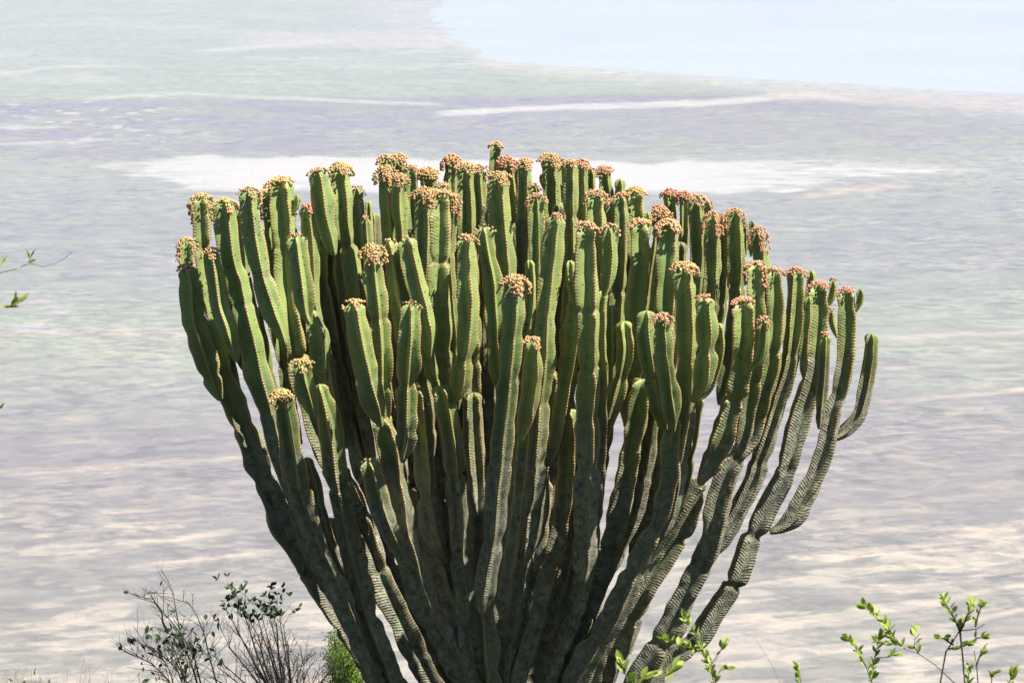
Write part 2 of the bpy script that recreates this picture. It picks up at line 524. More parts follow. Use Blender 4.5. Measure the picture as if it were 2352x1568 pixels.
def build_lake():
    # outline of the shallow soda lake, laid out on the crater floor
    out = [(1010, -150), (1000, -60), (1018, 0), (1000, 40), (1012, 62), (1030, 80), (1045, 96), (1068, 104), (1085, 112), (1098, 128), (1150, 140), (1250, 150), (1500, 166), (1700, 180), (1900, 190),
           (2100, 205), (2352, 215), (2800, 235), (3400, 255), (3400, -150)]
    pts = []
    for k, (x, y) in enumerate(out):
        x2, y2 = out[(k + 1) % len(out)]
        n = max(1, int(abs(x2 - x) / 12), int(abs(y2 - y) / 2) if x < 1140 else 1)
        for s in range(n):
            f = s / n
            xx, yy = x + (x2 - x) * f, y + (y2 - y) * f
            yy += (float(vnoise(np.array(xx / 21.), np.array(yy / 9.), 4)) - .5) * 3.0
            xx += (float(fbm(np.array(xx / 60.), np.array(yy / 4.), 14)) - .5) * (90 if xx < 1140 else 0)
            r = ray(xx, yy)
            if r[2] > -0.012:
                r = (r[0], r[1], -0.012)
            sc_ = FLOOR / r[2]
            pts.append((r[0] * sc_, r[1] * sc_, FLOOR + 0.15))
    me = bpy.data.meshes.new('lake')
    me.from_pydata(pts, [], [list(range(len(pts)))])
    m, t, b = new_mat('soda_lake_water')
    tc = N(t, 'ShaderNodeTexCoord').outputs['Object']
    nn = ramp(t, noise(t, tc, 1 / 1100.0, 5, 0.6), [(0.35, 0.0), (0.65, 1.0)])
    L(t, mix(t, nn, (0.295, 0.335, 0.39), (0.325, 0.36, 0.405)), b.inputs['Base Color'])
    b.inputs['Roughness'].default_value = 0.6
    b.inputs['Specular IOR Level'].default_value = 0.2
    bp = N(t, 'ShaderNodeBump')
    bp.inputs['Strength'].default_value = 0.3
    bp.inputs['Distance'].default_value = 0.5
    L(t, noise(t, tc, 1 / 6.0, 3), bp.inputs['Height'])
    L(t, bp.outputs[0], b.inputs['Normal'])
    o = link('lake', me, m)
    o['kind'] = 'structure'


build_lake()


# ------------------------------------------------------------------ setting: the rim slope we stand on
def hill_z(x, y):
    y = np.asarray(y, float)
    near = -1.75 - 0.262 * np.maximum(y, 0) + 0.05 * np.minimum(y, 0) * -1.0 * 0
    far = -1.75 - 0.262 * 26 - (y - 26) * 0.66
    z = np.where(y < 26, near, far)
    z = z + (fbm(np.asarray(x) / 3.0 + 50, y / 3.0 + 50, 8) - 0.5) * 0.35 * sstep(1.0, 5.0, y)
    return z


def build_hill():
    xs = np.concatenate([-np.geomspace(3500, 16, 26), np.linspace(-14, 14, 90), np.geomspace(16, 3500, 26)])
    ys = np.concatenate([-np.geomspace(2500, 3, 14), np.linspace(-2, 32, 100), np.geomspace(34, 1000, 26)])
    X, Y = np.meshgrid(xs, ys)
    Z = hill_z(X, Y)
    Z = np.maximum(Z, FLOOR - 0.4)
    V = np.stack([X, Y, Z], -1).reshape(-1, 3)
    nr, nc = X.shape
    i, j = np.meshgrid(np.arange(nr - 1), np.arange(nc - 1), indexing='ij')
    a = (i * nc + j).ravel()
    F = np.stack([a, a + 1, a + nc + 1, a + nc], -1)
    me = mesh_np('hillside', V, F)
    m = make_simple('dark_slope', (0.014, 0.022, 0.008), (0.038, 0.042, 0.018), 0.8, 1.0)  # unseen slope kept very dark so little light bounces onto the stems
    o = link('hillside', me, m)
    o['kind'] = 'structure'


build_hill()

# ------------------------------------------------------------------ air
hb = [(-45000, -3000, FLOOR - 1.5), (45000, 44000, 3.0)]
(x0, y0, z0), (x1, y1, z1) = hb
hv = [(x, y, z) for z in (z0, z1) for y in (y0, y1) for x in (x0, x1)]
hf = [(0, 2, 3, 1), (4, 5, 7, 6), (0, 1, 5, 4), (2, 6, 7, 3), (0, 4, 6, 2), (1, 3, 7, 5)]
me = bpy.data.meshes.new('haze')
me.from_pydata(hv, [], hf)
hm = bpy.data.materials.new('haze_air')
hm.use_nodes = True
ht = hm.node_tree
ht.nodes.remove(ht.nodes['Principled BSDF'])
pv = ht.nodes.new('ShaderNodeVolumePrincipled')
pv.inputs['Color'].default_value = (0.90, 0.94, 1.0, 1)
pv.inputs['Density'].default_value = HAZE_D
pv.inputs['Anisotropy'].default_value = 0.0
ht.links.new(pv.outputs[0], ht.nodes['Material Output'].inputs['Volume'])
haze = link('haze', me, hm)
haze['kind'] = 'stuff'

# ------------------------------------------------------------------ the candelabra tree
TREE_Y = 20.0
YB = 1790.0          # survey height at which the arms meet the trunk


def depth_at(D, py):
    g = min(1.0, math.sqrt(max(0.02, (1760.0 - py) / 1000.0)))
    return TREE_Y + D * g


def P3(px, py, D):
    return at(px, py, depth_at(D, py))


tree_base = at(1190, 1780, TREE_Y)
tree_base[2] = float(hill_z(tree_base[0], TREE_Y)) - 0.05
tree = thing('euphorbia_tree', 'huge candelabra succulent tree with dozens of ribbed green arms tipped by yellow and pink fruit', 'tree', tuple(tree_base))

ICO = {}


def ico(sub):
    """unit sphere of 12 or 42 vertices"""
    if sub not in ICO:
        import bmesh
        bm = bmesh.new()
        bmesh.ops.create_icosphere(bm, subdivisions=sub, radius=1.0)
        V = np.array([v.co[:] for v in bm.verts])
        F = np.array([[v.index for v in f.verts] for f in bm.faces])
        bm.free()
        ICO[sub] = (V, F)
    return ICO[sub]


def berries(centres, radii, tints, sub):
    V, F = ico(sub)
    n = len(centres)
    VV = (V[None] * np.asarray(radii)[:, None, None] + np.asarray(centres)[:, None, :]).reshape(-1, 3)
    FF = (F[None] + (np.arange(n) * len(V))[:, None, None]).reshape(-1, 3)
    TT = np.repeat(np.asarray(tints), len(V), axis=0)
    return VV, FF, TT


def catmull(P, n_per=8):
    P = np.asarray(P, float)
    P = np.vstack([2 * P[0] - P[1], P, 2 * P[-1] - P[-2]])
    out = []
    for i in range(1, len(P) - 2):
        t = np.linspace(0, 1, n_per, endpoint=False)[:, None]
        p0, p1, p2, p3 = P[i - 1], P[i], P[i + 1], P[i + 2]
        out.append(0.5 * ((2 * p1) + (-p0 + p2) * t + (2 * p0 - 5 * p1 + 4 * p2 - p3) * t ** 2 + (-p0 + 3 * p1 - 3 * p2 + p3) * t ** 3))
    out.append(P[-2][None])
    return np.vstack(out)


TOOTH = 0.0215


def arm(pts, hw, D, fruit=None, rot=None, nrib=None, base='taper', joints=None, ds=TOOTH / 3, inner_shade=0.0):
    """pts: tip first, survey x,y[,halfwidth]; hw: half width in survey units; D: metres behind (+) or in front (-) of the trunk"""
    rng = random.Random(int(pts[0][0] * 31 + pts[0][1] * 7 + hw))
    hws = [p[2] if len(p) > 2 else hw for p in pts]
    P = np.array([np.append(P3(p[0], p[1], D), [h * PX, p[1]]) for p, h in zip(pts, hws)])
    S = catmull(P, 8)
    seg = np.linalg.norm(np.diff(S[:, :3], axis=0), axis=1)
    cum = np.concatenate([[0], np.cumsum(seg)])
    Ltot = cum[-1]
    n = max(12, int(Ltot / ds))
    v = np.linspace(0, Ltot, n)
    v[1:6] = v[1] * np.array([0.35, 0.9, 1.6, 2.6, 3.9])   # more rings on the rounded tip
    v = np.sort(v)
    S = np.stack([np.interp(v, cum, S[:, c]) for c in range(5)], 1)
    c = S[:, :3]
    # small natural wander
    ws = rng.random() * 100
    c[:, 0] += (vnoise(v * 3.2, v * 0 + ws) - .5) * 0.02 * np.minimum(1, v * 4)
    c[:, 1] += (vnoise(v * 3.2, v * 0 + ws + 9) - .5) * 0.03
    T = np.gradient(c, axis=0)
    T /= np.linalg.norm(T, axis=1)[:, None] + 1e-9
    T = -T                               # pointing to the tip
    nr = nrib or (4 if rng.random() < 0.72 else 5)
    r0 = -(rot if rot is not None else 8 + rng.random() * 34)
    twist = (rng.random() - .5) * 0.5
    # frame: A towards the viewer, B to the right
    view = np.array([0, -1.0, 0])
    A = view[None] - T * (T @ view)[:, None]
    A /= np.linalg.norm(A, axis=1)[:, None]
    B = np.cross(A, T)
    B /= np.linalg.norm(B, axis=1)[:, None]
    ang0 = R(r0) + twist * v
    # silhouette correction so that the seen half width is hw
    ks = np.arange(nr) * 2 * math.pi / nr
    ex = np.max(np.abs(np.sin(ks + R(r0))))
    Rr = S[:, 3] / max(0.8, ex)
    # growth joints
    if joints is None:
        joints = []
        q = 0.35 + rng.random() * 0.5
        while q < Ltot - 0.1:
            joints.append((q, 0.10 + rng.random() ** 1.3 * 0.30, 0.016 + rng.random() * 0.03))
            q += 0.30 + rng.random() * 0.55
    prof = np.ones(n)
    jm = np.zeros(n)
    for q, dpt, wd in joints:
        d = v - q
        jm = np.maximum(jm, dpt * 3.6 * np.exp(-(d / 0.028) ** 2))
        wdv = np.where(d < 0, wd * 1.9, wd * 1.0)
        prof *= 1 - dpt * np.exp(-(d / wdv) ** 2)
    tipL = 0.030 + 0.35 * Rr[0]
    tipf = np.sqrt(np.clip(1 - (1 - np.clip(v / tipL, 0, 1)) ** 2, 0, 1))
    neck = 1 - 0.12 * np.exp(-((v - tipL * 1.6) / 0.05) ** 2)
    endf = np.ones(n)
    if base == 'taper':
        e = np.clip((Ltot - v) / (2.8 * Rr[-1] + 0.02), 0, 1)
        endf = 0.22 + 0.78 * np.sin(e * math.pi / 2)
    Rm = Rr * prof * tipf * neck * endf
    val = np.minimum(0.35 + 0.20 * sstep(1.0, 3.0, v), 0.6) * Rr * tipf * (0.55 + 0.45 * endf) * (0.5 + 0.5 * prof)
    val = np.minimum(val, Rm * 0.92)
    # cross-section
    xs = np.array([0.0, 0.085, 0.34, 0.68, 1.0])
    half = 1 - xs
    ridge = half ** 1.42
    ridge[1] = 0.93
    th, rr, rb, kk = [], [], [], []
    for k in range(nr):
        for idx, sgn in ((0, 1), (1, 1), (2, 1), (3, 1), (4, 1), (3, -1), (2, -1), (1, -1)):
            a = ks[k] + sgn * xs[idx] * math.pi / nr if sgn > 0 else ks[(k + 1) % nr] - xs[idx] * math.pi / nr
            th.append(a)
            rr.append(ridge[idx])
            rb.append(xs[idx])
            kk.append(k if sgn > 0 else (k + 1) % nr)
    th = np.array(th)
    rr = np.array(rr)
    rb = np.array(rb)
    kk = np.array(kk)
    m = len(th)
    # each rib waves on its own, teeth on the crest
    wav = np.stack([1 + 0.34 * (vnoise(v * 5.0, v * 0 + ws + 20 * k) - .5) + 0.17 * (vnoise(v * 13, v * 0 + ws + 33 * k) - .5) for k in range(nr)], 1)
    lean = np.stack([0.34 * (vnoise(v * 3.6, v * 0 + ws + 51 * k) - .5) for k in range(nr)], 1)
    teeth = 0.5 + 0.5 * np.sin(2 * math.pi * v / TOOTH + 0.6)
    Rk = Rm[:, None] * wav[:, kk]
    rad = val[:, None] + (Rk - val[:, None]) * rr[None]
    rad += (rb[None] < 0.1) * (0.0045 * (teeth[:, None] - 0.4)) * np.clip(v / 0.03, 0, 1)[:, None]
    an = th[None] + ang0[:, None] + lean[:, kk] * (1 - rb[None]) * np.clip(v * 5, 0, 1)[:, None]
    V = c[:, None, :] + rad[..., None] * (np.cos(an)[..., None] * A[:, None, :] + np.sin(an)[..., None] * B[:, None, :])
    along = np.repeat(v[:, None], m, 1)
    ribA = np.repeat(rb[None], n, 0)
    age_shade_v = np.clip((S[:, 4] - 760) / 420.0, 0, 1) * 0.75 + np.clip(v / 2.6, 0, 1) * 0.35 + inner_shade  # last term darkens inner arms, standing in for crown shade
    right = np.clip((c[:, 0] - 1.2) / 1.2, 0, 1)
    age_shade_v = np.clip(age_shade_v * (0.84 + 0.16 * right) + 0.22 * right * np.clip(v * 2, 0, 1), 0, 1)  # right side pushed greyer in colour to suggest sunlit stems
    Vf = V.reshape(-1, 3)
    i, j = np.meshgrid(np.arange(n - 1), np.arange(m), indexing='ij')
    j2 = (j + 1) % m
    F = np.stack([i * m + j, (i + 1) * m + j, (i + 1) * m + j2, i * m + j2], -1).reshape(-1, 4)
    org = tree_base
    me = mesh_np('branch', Vf - org[None], F, {'rib': ribA.ravel(), 'along': along.ravel(), 'age_shade': np.repeat(age_shade_v, m), 'rnd': np.full(n * m, rng.random()), 'joint': np.repeat(np.clip(jm, 0, 1), m)})
    o = link('branch', me, MAT_SKIN, tree)
    # fruit along the crests of the tip
    if fruit:
        kind, hue = fruit[0], fruit[1]
        spec = {'c': (0.085, 0.030, 0.92, 0.028), 'd': (0.19, 0.024, 0.88, 0.022), 'D': (0.26, 0.028, 0.95, 0.026), 'f': (0.085, 0.024, 0.66, 0.022),
                'b': (0.085, 0.016, 0.55, 0.010), 'C': (0.122, 0.040, 0.94, 0.036), 's': (0.035, 0.014, 0.7, 0.012)}[kind]
        Lf, half_w, prob, stand = spec
        if hw < 17 and kind in 'cf':
            half_w *= 0.75
            stand *= 0.75
        cs, rs, ts = [], [], []
        br = 0.0084
        for k in range(nr):
            rng_l = Lf * (0.45 + 0.8 * rng.random())
            prob = spec[2] * rng.choice((1, 1, 0.85, 0.55))
            q = 0.0
            # crest curve for this rib
            col_ = [jj for jj in range(m) if rb[jj] == 0 and kk[jj] == k][0]
            crest = V[:, col_, :]
            arc = np.concatenate([[0], np.cumsum(np.linalg.norm(np.diff(crest, axis=0), axis=1))])
            while q < rng_l:
                p = np.array([np.interp(q, arc, crest[:, a]) for a in range(3)])
                vi = min(n - 2, int(np.searchsorted(arc, q)))
                out = crest[vi] - c[vi]
                out = out - T[vi] * (out @ T[vi])
                ln = np.linalg.norm(out)
                out = out / ln if ln > 1e-4 else A[vi]
                up = T[vi]
                fr = q / (0.6 * Rr[0] + 0.06)
                nrm = out * min(1, 0.35 + fr) + up * max(0.10, 1 - fr)
                nrm /= np.linalg.norm(nrm)
                tan = np.cross(nrm, up)
                if np.linalg.norm(tan) < 1e-3:
                    tan = np.cross(out, up)
                tan /= np.linalg.norm(tan)
                nac = max(2, int(round(2 * half_w / (br * (1.25 if kind in 'cCD' else 1.6)))))
                for a in range(nac):
                    if rng.random() > prob:
                        continue
                    s = ((a + 0.5) / nac * 2 - 1) * half_w + rng.gauss(0, 0.002)
                    hgt = stand * (0.25 + 0.75 * rng.random() ** 0.7) * (1 - 0.5 * (s / half_w) ** 2) + 0.004
                    cs.append(p + tan * s + nrm * hgt + up * rng.gauss(0, 0.003))
                    rs.append(br * (0.78 + 0.36 * rng.random()))
                    hh = hue + 0.02 + 0.30 * (q / rng_l) - 0.16 + rng.gauss(0, 0.12)
                    hh = min(1, max(0, hh))
                    ya, ob, rd = np.array((0.60, 0.43, 0.17)), np.array((0.60, 0.34, 0.19)), np.array((0.57, 0.23, 0.17))
                    tcol = ya + (ob - ya) * min(1, hh * 2) if hh < 0.5 else ob + (rd - ob) * (hh - .5) * 2
                    if kind == 'b' and rng.random() < 0.62 or rng.random() < 0.035:
                        tcol = np.array((0.13, 0.085, 0.05))
                        rs[-1] *= 0.75
                    ts.append(tcol * (0.85 + 0.3 * rng.random()))
                q += br * 1.7
        if cs:
            VV, FF, TT = berries(cs, rs, ts, 2 if D < -0.5 else 1)
            fm = mesh_np('fruit_cluster', VV - org[None], FF, {'tint': TT})
            fo = link('fruit_cluster', fm, MAT_FRUIT, o)
            fo['kind'] = 'stuff'
    return o


def ext(pts, stop=1150):
    """carry a path on downwards towards the trunk, the way the other arms run"""
    pts = list(pts)
    x0_, y0_ = pts[-1][0], pts[-1][1]
    bx = 1180 + 0.08 * (x0_ - 1180)
    y = y0_ + 70
    while y < stop:
        u = math.sqrt(max(0, (YB - y) / (YB - y0_)))
        pts.append((bx + (x0_ - bx) * u, y))
        y += 90
    return pts


def PP(s):
    return [tuple(float(a) for a in p.split(',')) for p in s.split()]


ARMS = [
    # left flank
    ("428,612 435,649 440,723 457,785 474,834 489,883 503,918", 28, -0.62, ('f', .30), 18, None),
    ("430,553 432,600 440,660 450,720 462,790", 18, -0.30, ('d', .35), 45, None),
    ("462,453 466,520 471,580 480,660 500,750 520,830", 22, -0.05, ('D', .12), 40, None),
    ("482,577 492,625 502,699 519,748 534,797 545,830", 21, -0.95, ('f', .35), 12, None),
    ("516,463 520,530 530,600 548,660 565,735 583,809 597,870 617,945,22 634,1010,20 650,1060,20 668,1110 690,1180 715,1240 740,1300 775,1370", 26, -0.78, ('d', .18), 25, None),
    ("550,482 553,540 560,620 575,700 590,760", 14, -0.30, ('f', .75), None, None),
    ("571,436 580,534 600,632 622,700 637,745 655,792", 23, -1.05, ('d', .35), 20, None),
    ("592,705 596,750 605,800 615,860 640,930", 13, -0.40, None, None, None),
    ("607,443 618,480 625,521 630,632 638,720 645,800 655,880 672,950 690,1020", 15, -0.50, ('d', .40), 50, None),
    ("644,417 650,500 655,580 658,640 668,740 690,840 712,930 736,1010 765,1080 800,1150 840,1230", 28, -0.68, ('C', .10), 30, None),
    ("681,447 682,470 672,492", 9, -0.66, None, None, None),
    ("679,541 688,600 696,660 702,715 712,745", 25, -1.40, ('b', .55), 5, None),
    ("704,474 712,540 716,620 720,700 738,760 748,830 760,900 775,980", 19, -0.60, ('f', .85), 15, None),
    ("731,392 738,440 745,500 758,550 769,585", 25, -0.58, ('f', .55), 12, None),
    ("778,385 785,450 790,520 800,570 812,640 818,700 825,780 838,860 850,950", 23, -0.32, ('C', .15), 30, None),
    ("818,432 822,500 828,580 835,650 845,740 855,820", 14, -0.05, ('f', .7), None, None),
    ("846,462 848,520 850,600 852,700", 9, 0.05, None, None, None),
    ("838,501 842,560 848,640 854,730", 13, -0.45, ('s', .7), None, None),
    ("712,712,16 724,770 730,820 735,885 746,940", 21, -1.15, None, 40, None),
    ("690,833 700,880 712,920 724,960", 24, -1.72, ('f', .15), 10, None),
    # outer left stems
    ("482,735 495,790 510,850 533,910 554,961 577,1020 597,1080 622,1140 650,1200 680,1255 713,1310 735,1350 768,1400 800,1450 835,1500 870,1560 930,1650 1010,1760", 30, -0.35, None, 45, None),
    ("647,905 655,960 664,1020 674,1080 688,1140 702,1190 722,1240 750,1300 782,1370 812,1440 850,1530 910,1640 1010,1760", 27, -1.50, ('c', .08), 20, None),
    ("733,882,20 743,915,20 757,975 766,1030 774,1089 790,1174 806,1259 822,1330 842,1400 870,1480 905,1570 960,1660 1040,1770", 26, -1.38, None, 0, None),
    # front left and middle
    ("811,695 817,740 827,797 844,871 861,932 876,977", 27, -1.68, ('f', .35), 18, None),
    ("853,574 860,640 868,700 876,797 879,896 888,969", 24, -1.35, ('C', .30), 8, None),
    ("893,553 905,610 916,680 925,760 930,830 932,900", 22, -1.22, ('b', .35), 5, None),
    ("932,547 945,610 957,660 970,710 980,760 988,820", 22, -1.30, ('b', .45), 28, None),
    ("943,696 943,772 938,846 935,920 933,1000 924,1060", 25, -1.62, ('b', .55), 4, None),
    ("968,730 975,760 983,800 994,860 1010,905", 15, -1.20, None, 30, None),
    ("1011,447 1012,550 1009,650 1011,750 1013,830 1018,905", 24, -0.95, ('C', .35), 44, None),
    ("1068,546 1072,625 1075,723 1063,822 1056,890 1040,925", 24, -1.32, ('f', .5), 22, None),
    ("1110,520 1118,580 1129,640 1133,699 1136,748 1142,834 1148,900", 23, -1.12, ('b', .4), 8, None),
    ("1181,643 1181,723 1172,822 1164,920 1154,1011 1146,1100 1138,1194 1123,1314 1104,1409", 24, -1.92, ('C', .45), 12, None),
    ("1221,782 1221,846 1213,920 1207,965 1196,1010", 21, -1.74, ('f', .6), 32, None),
    ("1216,597 1218,650 1216,700 1210,760 1205,820 1200,890", 14, -1.10, None, 30, None),
    ("1278,496 1268,600 1258,700 1251,772 1246,871 1234,1011 1226,1100 1215,1200 1200,1300", 24, -1.25, ('f', .6), 12, None),
    ("1344,519 1347,625 1350,748 1351,871 1350,1011 1346,1150 1341,1270 1337,1340", 24, -1.52, ('c', .55), 42, None),
    ("1308,598 1313,650 1325,700 1335,760", 12, -1.20, None, None, None),
    ("1398,521 1401,580 1396,640 1385,680", 17, -1.35, ('f', .65), 15, None),
    ("1384,668 1378,735 1377,800 1379,900 1379,1011 1375,1100 1368,1200 1352,1300 1325,1400 1285,1500 1250,1600", 17, -1.20, None, 30, None),
    ("1320,692 1315,772 1305,846 1293,919 1277,1018 1253,1072", 20, -1.18, None, 30, None),
    ("1432,738 1438,800 1428,860 1411,920 1396,970,16 1380,1025,12", 21, -0.92, None, 45, None),
    ("1469,511 1469,600 1464,680 1460,760 1452,840 1445,920 1440,980", 25, -0.66, ('c', .45), 42, None),
    ("1485,713 1485,772 1495,846 1512,925 1530,985", 20, -1.52, None, 15, None),
    ("1522,726 1524,797 1532,871 1540,945 1548,988", 22, -1.74, ('f', .75), 12, None),
    ("1533,516 1534,590 1532,660 1528,740 1522,820 1518,900 1515,980", 24, -0.80, ('C', .45), 35, None),
    ("1568,612 1573,700 1576,797 1574,871 1568,969 1555,1060 1540,1160 1518,1235", 25, -1.42, ('C', .35), 30, None),
    ("1617,683 1622,748 1620,822 1613,883 1590,922", 25, -1.62, ('f', .8), 20, None),
    ("1650,742 1651,797 1638,859 1618,900 1596,922", 13, -1.50, None, 30, None),
    ("1704,692 1708,750 1703,830 1690,900 1671,960 1650,1020 1630,1070 1610,1112", 27, -1.35, ('c', .75), 38, None),
    ("1753,733 1752,790 1742,828 1720,852", 14, -1.48, ('f', .85), 20, None),
    ("1733,607 1737,700 1736,800 1725,900 1710,980 1688,1055", 21, -1.00, ('d', .7), 42, None),
    ("1740,528 1745,580 1752,640 1755,700 1750,760 1745,830", 20, -0.40, ('d', .75), 15, None),
    ("1778,621 1783,700 1778,780 1768,860 1753,910 1742,960 1725,1008 1697,1040,24 1672,1085,27 1655,1140,27 1643,1200,27 1628,1260,27 1602,1320,27 1576,1370,27 1546,1430,27 1510,1490,28 1465,1580,32 1420,1660,34 1330,1770,34", 21, -0.72, ('f', .85), 38, None),
    ("1831,621 1827,700 1820,780 1808,860 1790,920 1768,983 1748,1040 1731,1096 1711,1139 1685,1195 1651,1252 1620,1287", 23, -0.52, ('f', .85), 44, None),
    ("1875,655 1882,720 1875,800 1862,880 1847,940 1830,997 1810,1068 1782,1124 1753,1181 1725,1247 1690,1330 1650,1400 1605,1465 1560,1500 1515,1545 1470,1610 1400,1700", 24, -0.30, ('c', .8), 42, None),
    ("1940,668 1948,750 1940,830 1930,890 1912,940 1898,1025 1878,1082 1858,1124 1830,1176 1796,1207 1765,1222", 22, -0.12, ('c', .85), 40, None),
    ("2000,765 1998,830 1988,890 1970,950 1938,990 1905,1012", 18, 0.00, None, 15, None),
    ("1894,768 1892,850 1885,930 1880,985", 15, -0.55, ('s', .95), 10, None),
    ("1862,620 1864,650 1861,690 1856,760", 13, -0.18, None, 20, None),
    ("1857,680 1856,740 1850,800 1845,870", 11, -0.50, None, 20, None),
    ("1913,643 1912,670 1906,690 1893,708", 10, -0.28, ('s', .9), 20, None),
    ("1909,712 1911,740 1922,775", 9, -0.18, ('s', .9), 20, None),
    ("1976,664 1976,690 1964,717", 11, -0.12, None, 20, None),
    ("512,620 520,680 533,750 552,815 578,870", 17, -0.25, None, 10, None),
    ("600,520 604,600 616,680 635,760 655,830 668,880", 17, -0.10, None, 40, None),
    ("655,520 662,600 672,680 690,760 706,830 716,890", 20, -0.15, None, 20, None),
    ("690,560 702,640 716,720 736,800 752,870 770,950 795,1030", 22, 0.05, None, 30, None),
    # back rows
    ("885,365 889,430 892,500", 18, .95, ('c', .45), None, 900),
    ("915,363 918,430 920,500", 18, 1.05, ('C', .35), None, 900),
    ("884,391 890,460 896,540 902,620 908,700", 21, -.12, ('C', .35), 15, 1000),
    ("917,408 918,480 925,560 930,640", 19, -.22, ('c', .5), 5, 950),
    ("945,387 946,460 950,540", 16, .3, ('c', .6), 40, 900),
    ("984,395 984,460 985,520", 22, .35, ('C', .3), 30, 950),
    ("973,441 975,520 972,600 970,700 965,800", 23, -.5, ('C', .4), 20, 1080),
    ("1016,425 1018,500", 15, .12, ('c', .5), 30, 900),
    ("1039,452 1036,520 1030,600", 16, -.4, ('d', .6), 15, 1000),
    ("1037,366 1036,430 1036,500", 18, .62, ('C', .6), 45, 950),
    ("1068,384 1070,450 1072,530 1077,600", 22, .2, ('C', .35), 30, 1050),
    ("1099,387 1102,450 1106,530 1110,600", 19, .5, ('c', .65), 10, 1000),
    ("1139,332 1137,370 1135,430", 15, 1.35, ('c', .35), 40, 900),
    ("1122,388 1128,405 1134,425", 6, 1.33, None, None, None),
    ("1143,406 1147,480 1155,560 1162,620 1168,700", 27, -.3, ('C', .4), 22, 1050),
    ("1162,369 1168,440 1172,520", 18, .75, ('C', .75), 45, 950),
    ("1187,377 1186,440", 14, .95, ('c', .7), 20, 900),
    ("1206,372 1205,450 1203,530 1200,600", 18, .42, ('c', .45), 20, 1000),
    ("1228,426 1226,500", 15, .3, ('f', .8), 20, 950),
    ("1231,451 1234,520 1235,600 1232,680", 20, -.3, ('f', .65), 12, 1050),
    ("1260,362 1264,420 1266,500 1266,580", 20, .62, ('C', .35), 35, 1000),
    ("1243,400 1248,422 1258,446", 8, .60, None, None, None),
    ("1289,371 1292,440 1292,520", 16, .85, ('c', .6), 40, 950),
    ("1311,374 1312,450 1313,540 1312,620 1308,700", 18, .3, ('f', .65), 15, 1050),
    ("1336,375 1336,450 1338,520", 17, .7, ('c', .75), 20, 950),
    ("1355,388 1356,440 1354,500", 13, .8, ('s', .8), 30, 850),
    ("1387,389 1393,440 1398,500", 20, .95, ('c', .85), 20, 900),
    ("1424,410 1425,450 1422,500 1418,560", 15, .9, None, 15, None),
    ("1367,447 1368,520 1370,580 1374,640", 22, -.2, ('C', .45), 35, 1000),
    ("1404,463 1402,540 1400,600", 14, .2, ('f', .85), None, 900),
    ("1424,449 1428,520 1426,580 1422,640 1418,700 1412,780", 18, .1, ('f', .8), 30, 1000),
    ("1459,440 1461,500 1462,560 1464,620", 21, .22, ('C', .15), 40, 950),
    ("1487,487 1488,520 1482,565", 10, .2, None, None, None),
    ("1512,477 1512,540", 14, .6, ('c', .9), None, 850),
    ("1519,487 1520,540 1518,600", 16, .3, ('C', .6), None, 900),
    ("1540,443 1542,500 1544,560", 18, .9, ('c', .95), 40, 900),
    ("1572,446 1572,500 1568,560", 13, .82, ('c', .95), None, 850),
    ("1597,458 1602,520 1602,580 1598,640 1592,700 1590,760", 20, .1, ('C', .45), 20, 1000),
    ("1624,465 1626,520", 13, .7, ('f', .95), None, 850),
    ("1636,493 1637,560 1635,630 1630,700 1625,760", 20, -.2, ('d', .7), 25, 1000),
    ("1658,495 1660,560 1658,630 1655,700", 16, .12, ('f', .7), 30, 950),
    ("1687,485 1690,550 1692,620 1688,700 1680,780 1672,860", 21, -.1, ('d', .65), 25, 1000),
    ("1710,508 1712,540 1712,590", 9, 0.0, None, None, None),
    ("1726,506 1727,540 1722,590", 9, 0.05, None, None, None),
    # lower stems in front
    ("845,1056 859,1117 879,1188 907,1252 932,1290", 27, -1.70, ('b', .1), 20, None),
    ("872,958 886,1010 898,1060 910,1130 922,1200 940,1270 968,1361 1008,1445 1051,1516 1085,1600 1120,1700 1140,1780", 26, -1.42, None, 40, None),
    ("955,890 968,1000 978,1100 990,1200 1006,1250 1030,1290", 23, -1.28, None, 30, None),
    ("1012,885 1025,960 1038,1050 1046,1120 1052,1200 1056,1314 1068,1433 1085,1568 1110,1660 1140,1780", 26, -1.30, None, 25, None),
    ("1205,960 1196,1060 1186,1150 1174,1250 1160,1340 1150,1420", 22, -1.45, None, 40, None),
    ("1262,850 1259,919 1247,1032 1233,1117 1228,1180 1211,1245 1196,1301 1187,1363 1172,1450 1158,1568 1160,1660 1170,1770", 24, -0.95, None, 42, None),
    ("1303,940 1310,1000 1306,1080 1296,1180 1278,1266 1250,1361 1215,1480 1190,1568 1180,1680 1180,1780", 26, -0.90, None, 20, None),
    ("1475,870 1462,950 1450,1020 1440,1080 1428,1140 1412,1220 1392,1290 1368,1360 1330,1440 1290,1540 1250,1640 1210,1770", 25, -0.98, None, 40, None),
    ("1548,955 1545,1040 1538,1120 1515,1200 1480,1270 1440,1350 1400,1430 1350,1510 1300,1600 1230,1750", 27, -1.40, None, 30, None),
    ("1602,915 1592,970 1582,1040 1570,1100 1556,1170", 18, -1.20, None, 30, None),
    ("1612,1100 1582,1140 1548,1190 1512,1245 1473,1300 1432,1370 1392,1450 1362,1530 1320,1640 1260,1770", 26, -1.15, None, 20, None),
    ("1600,1124 1585,1180 1562,1228 1521,1290 1478,1356 1442,1430 1420,1500", 27, -0.85, None, 38, None),
    ("1450,1330 1432,1420 1408,1500 1385,1580 1340,1680 1270,1780", 26, -0.20, None, 30, None),
    ("1104,1370 1108,1440 1114,1520 1124,1600 1150,1770", 32, -1.25, None, 10, None),
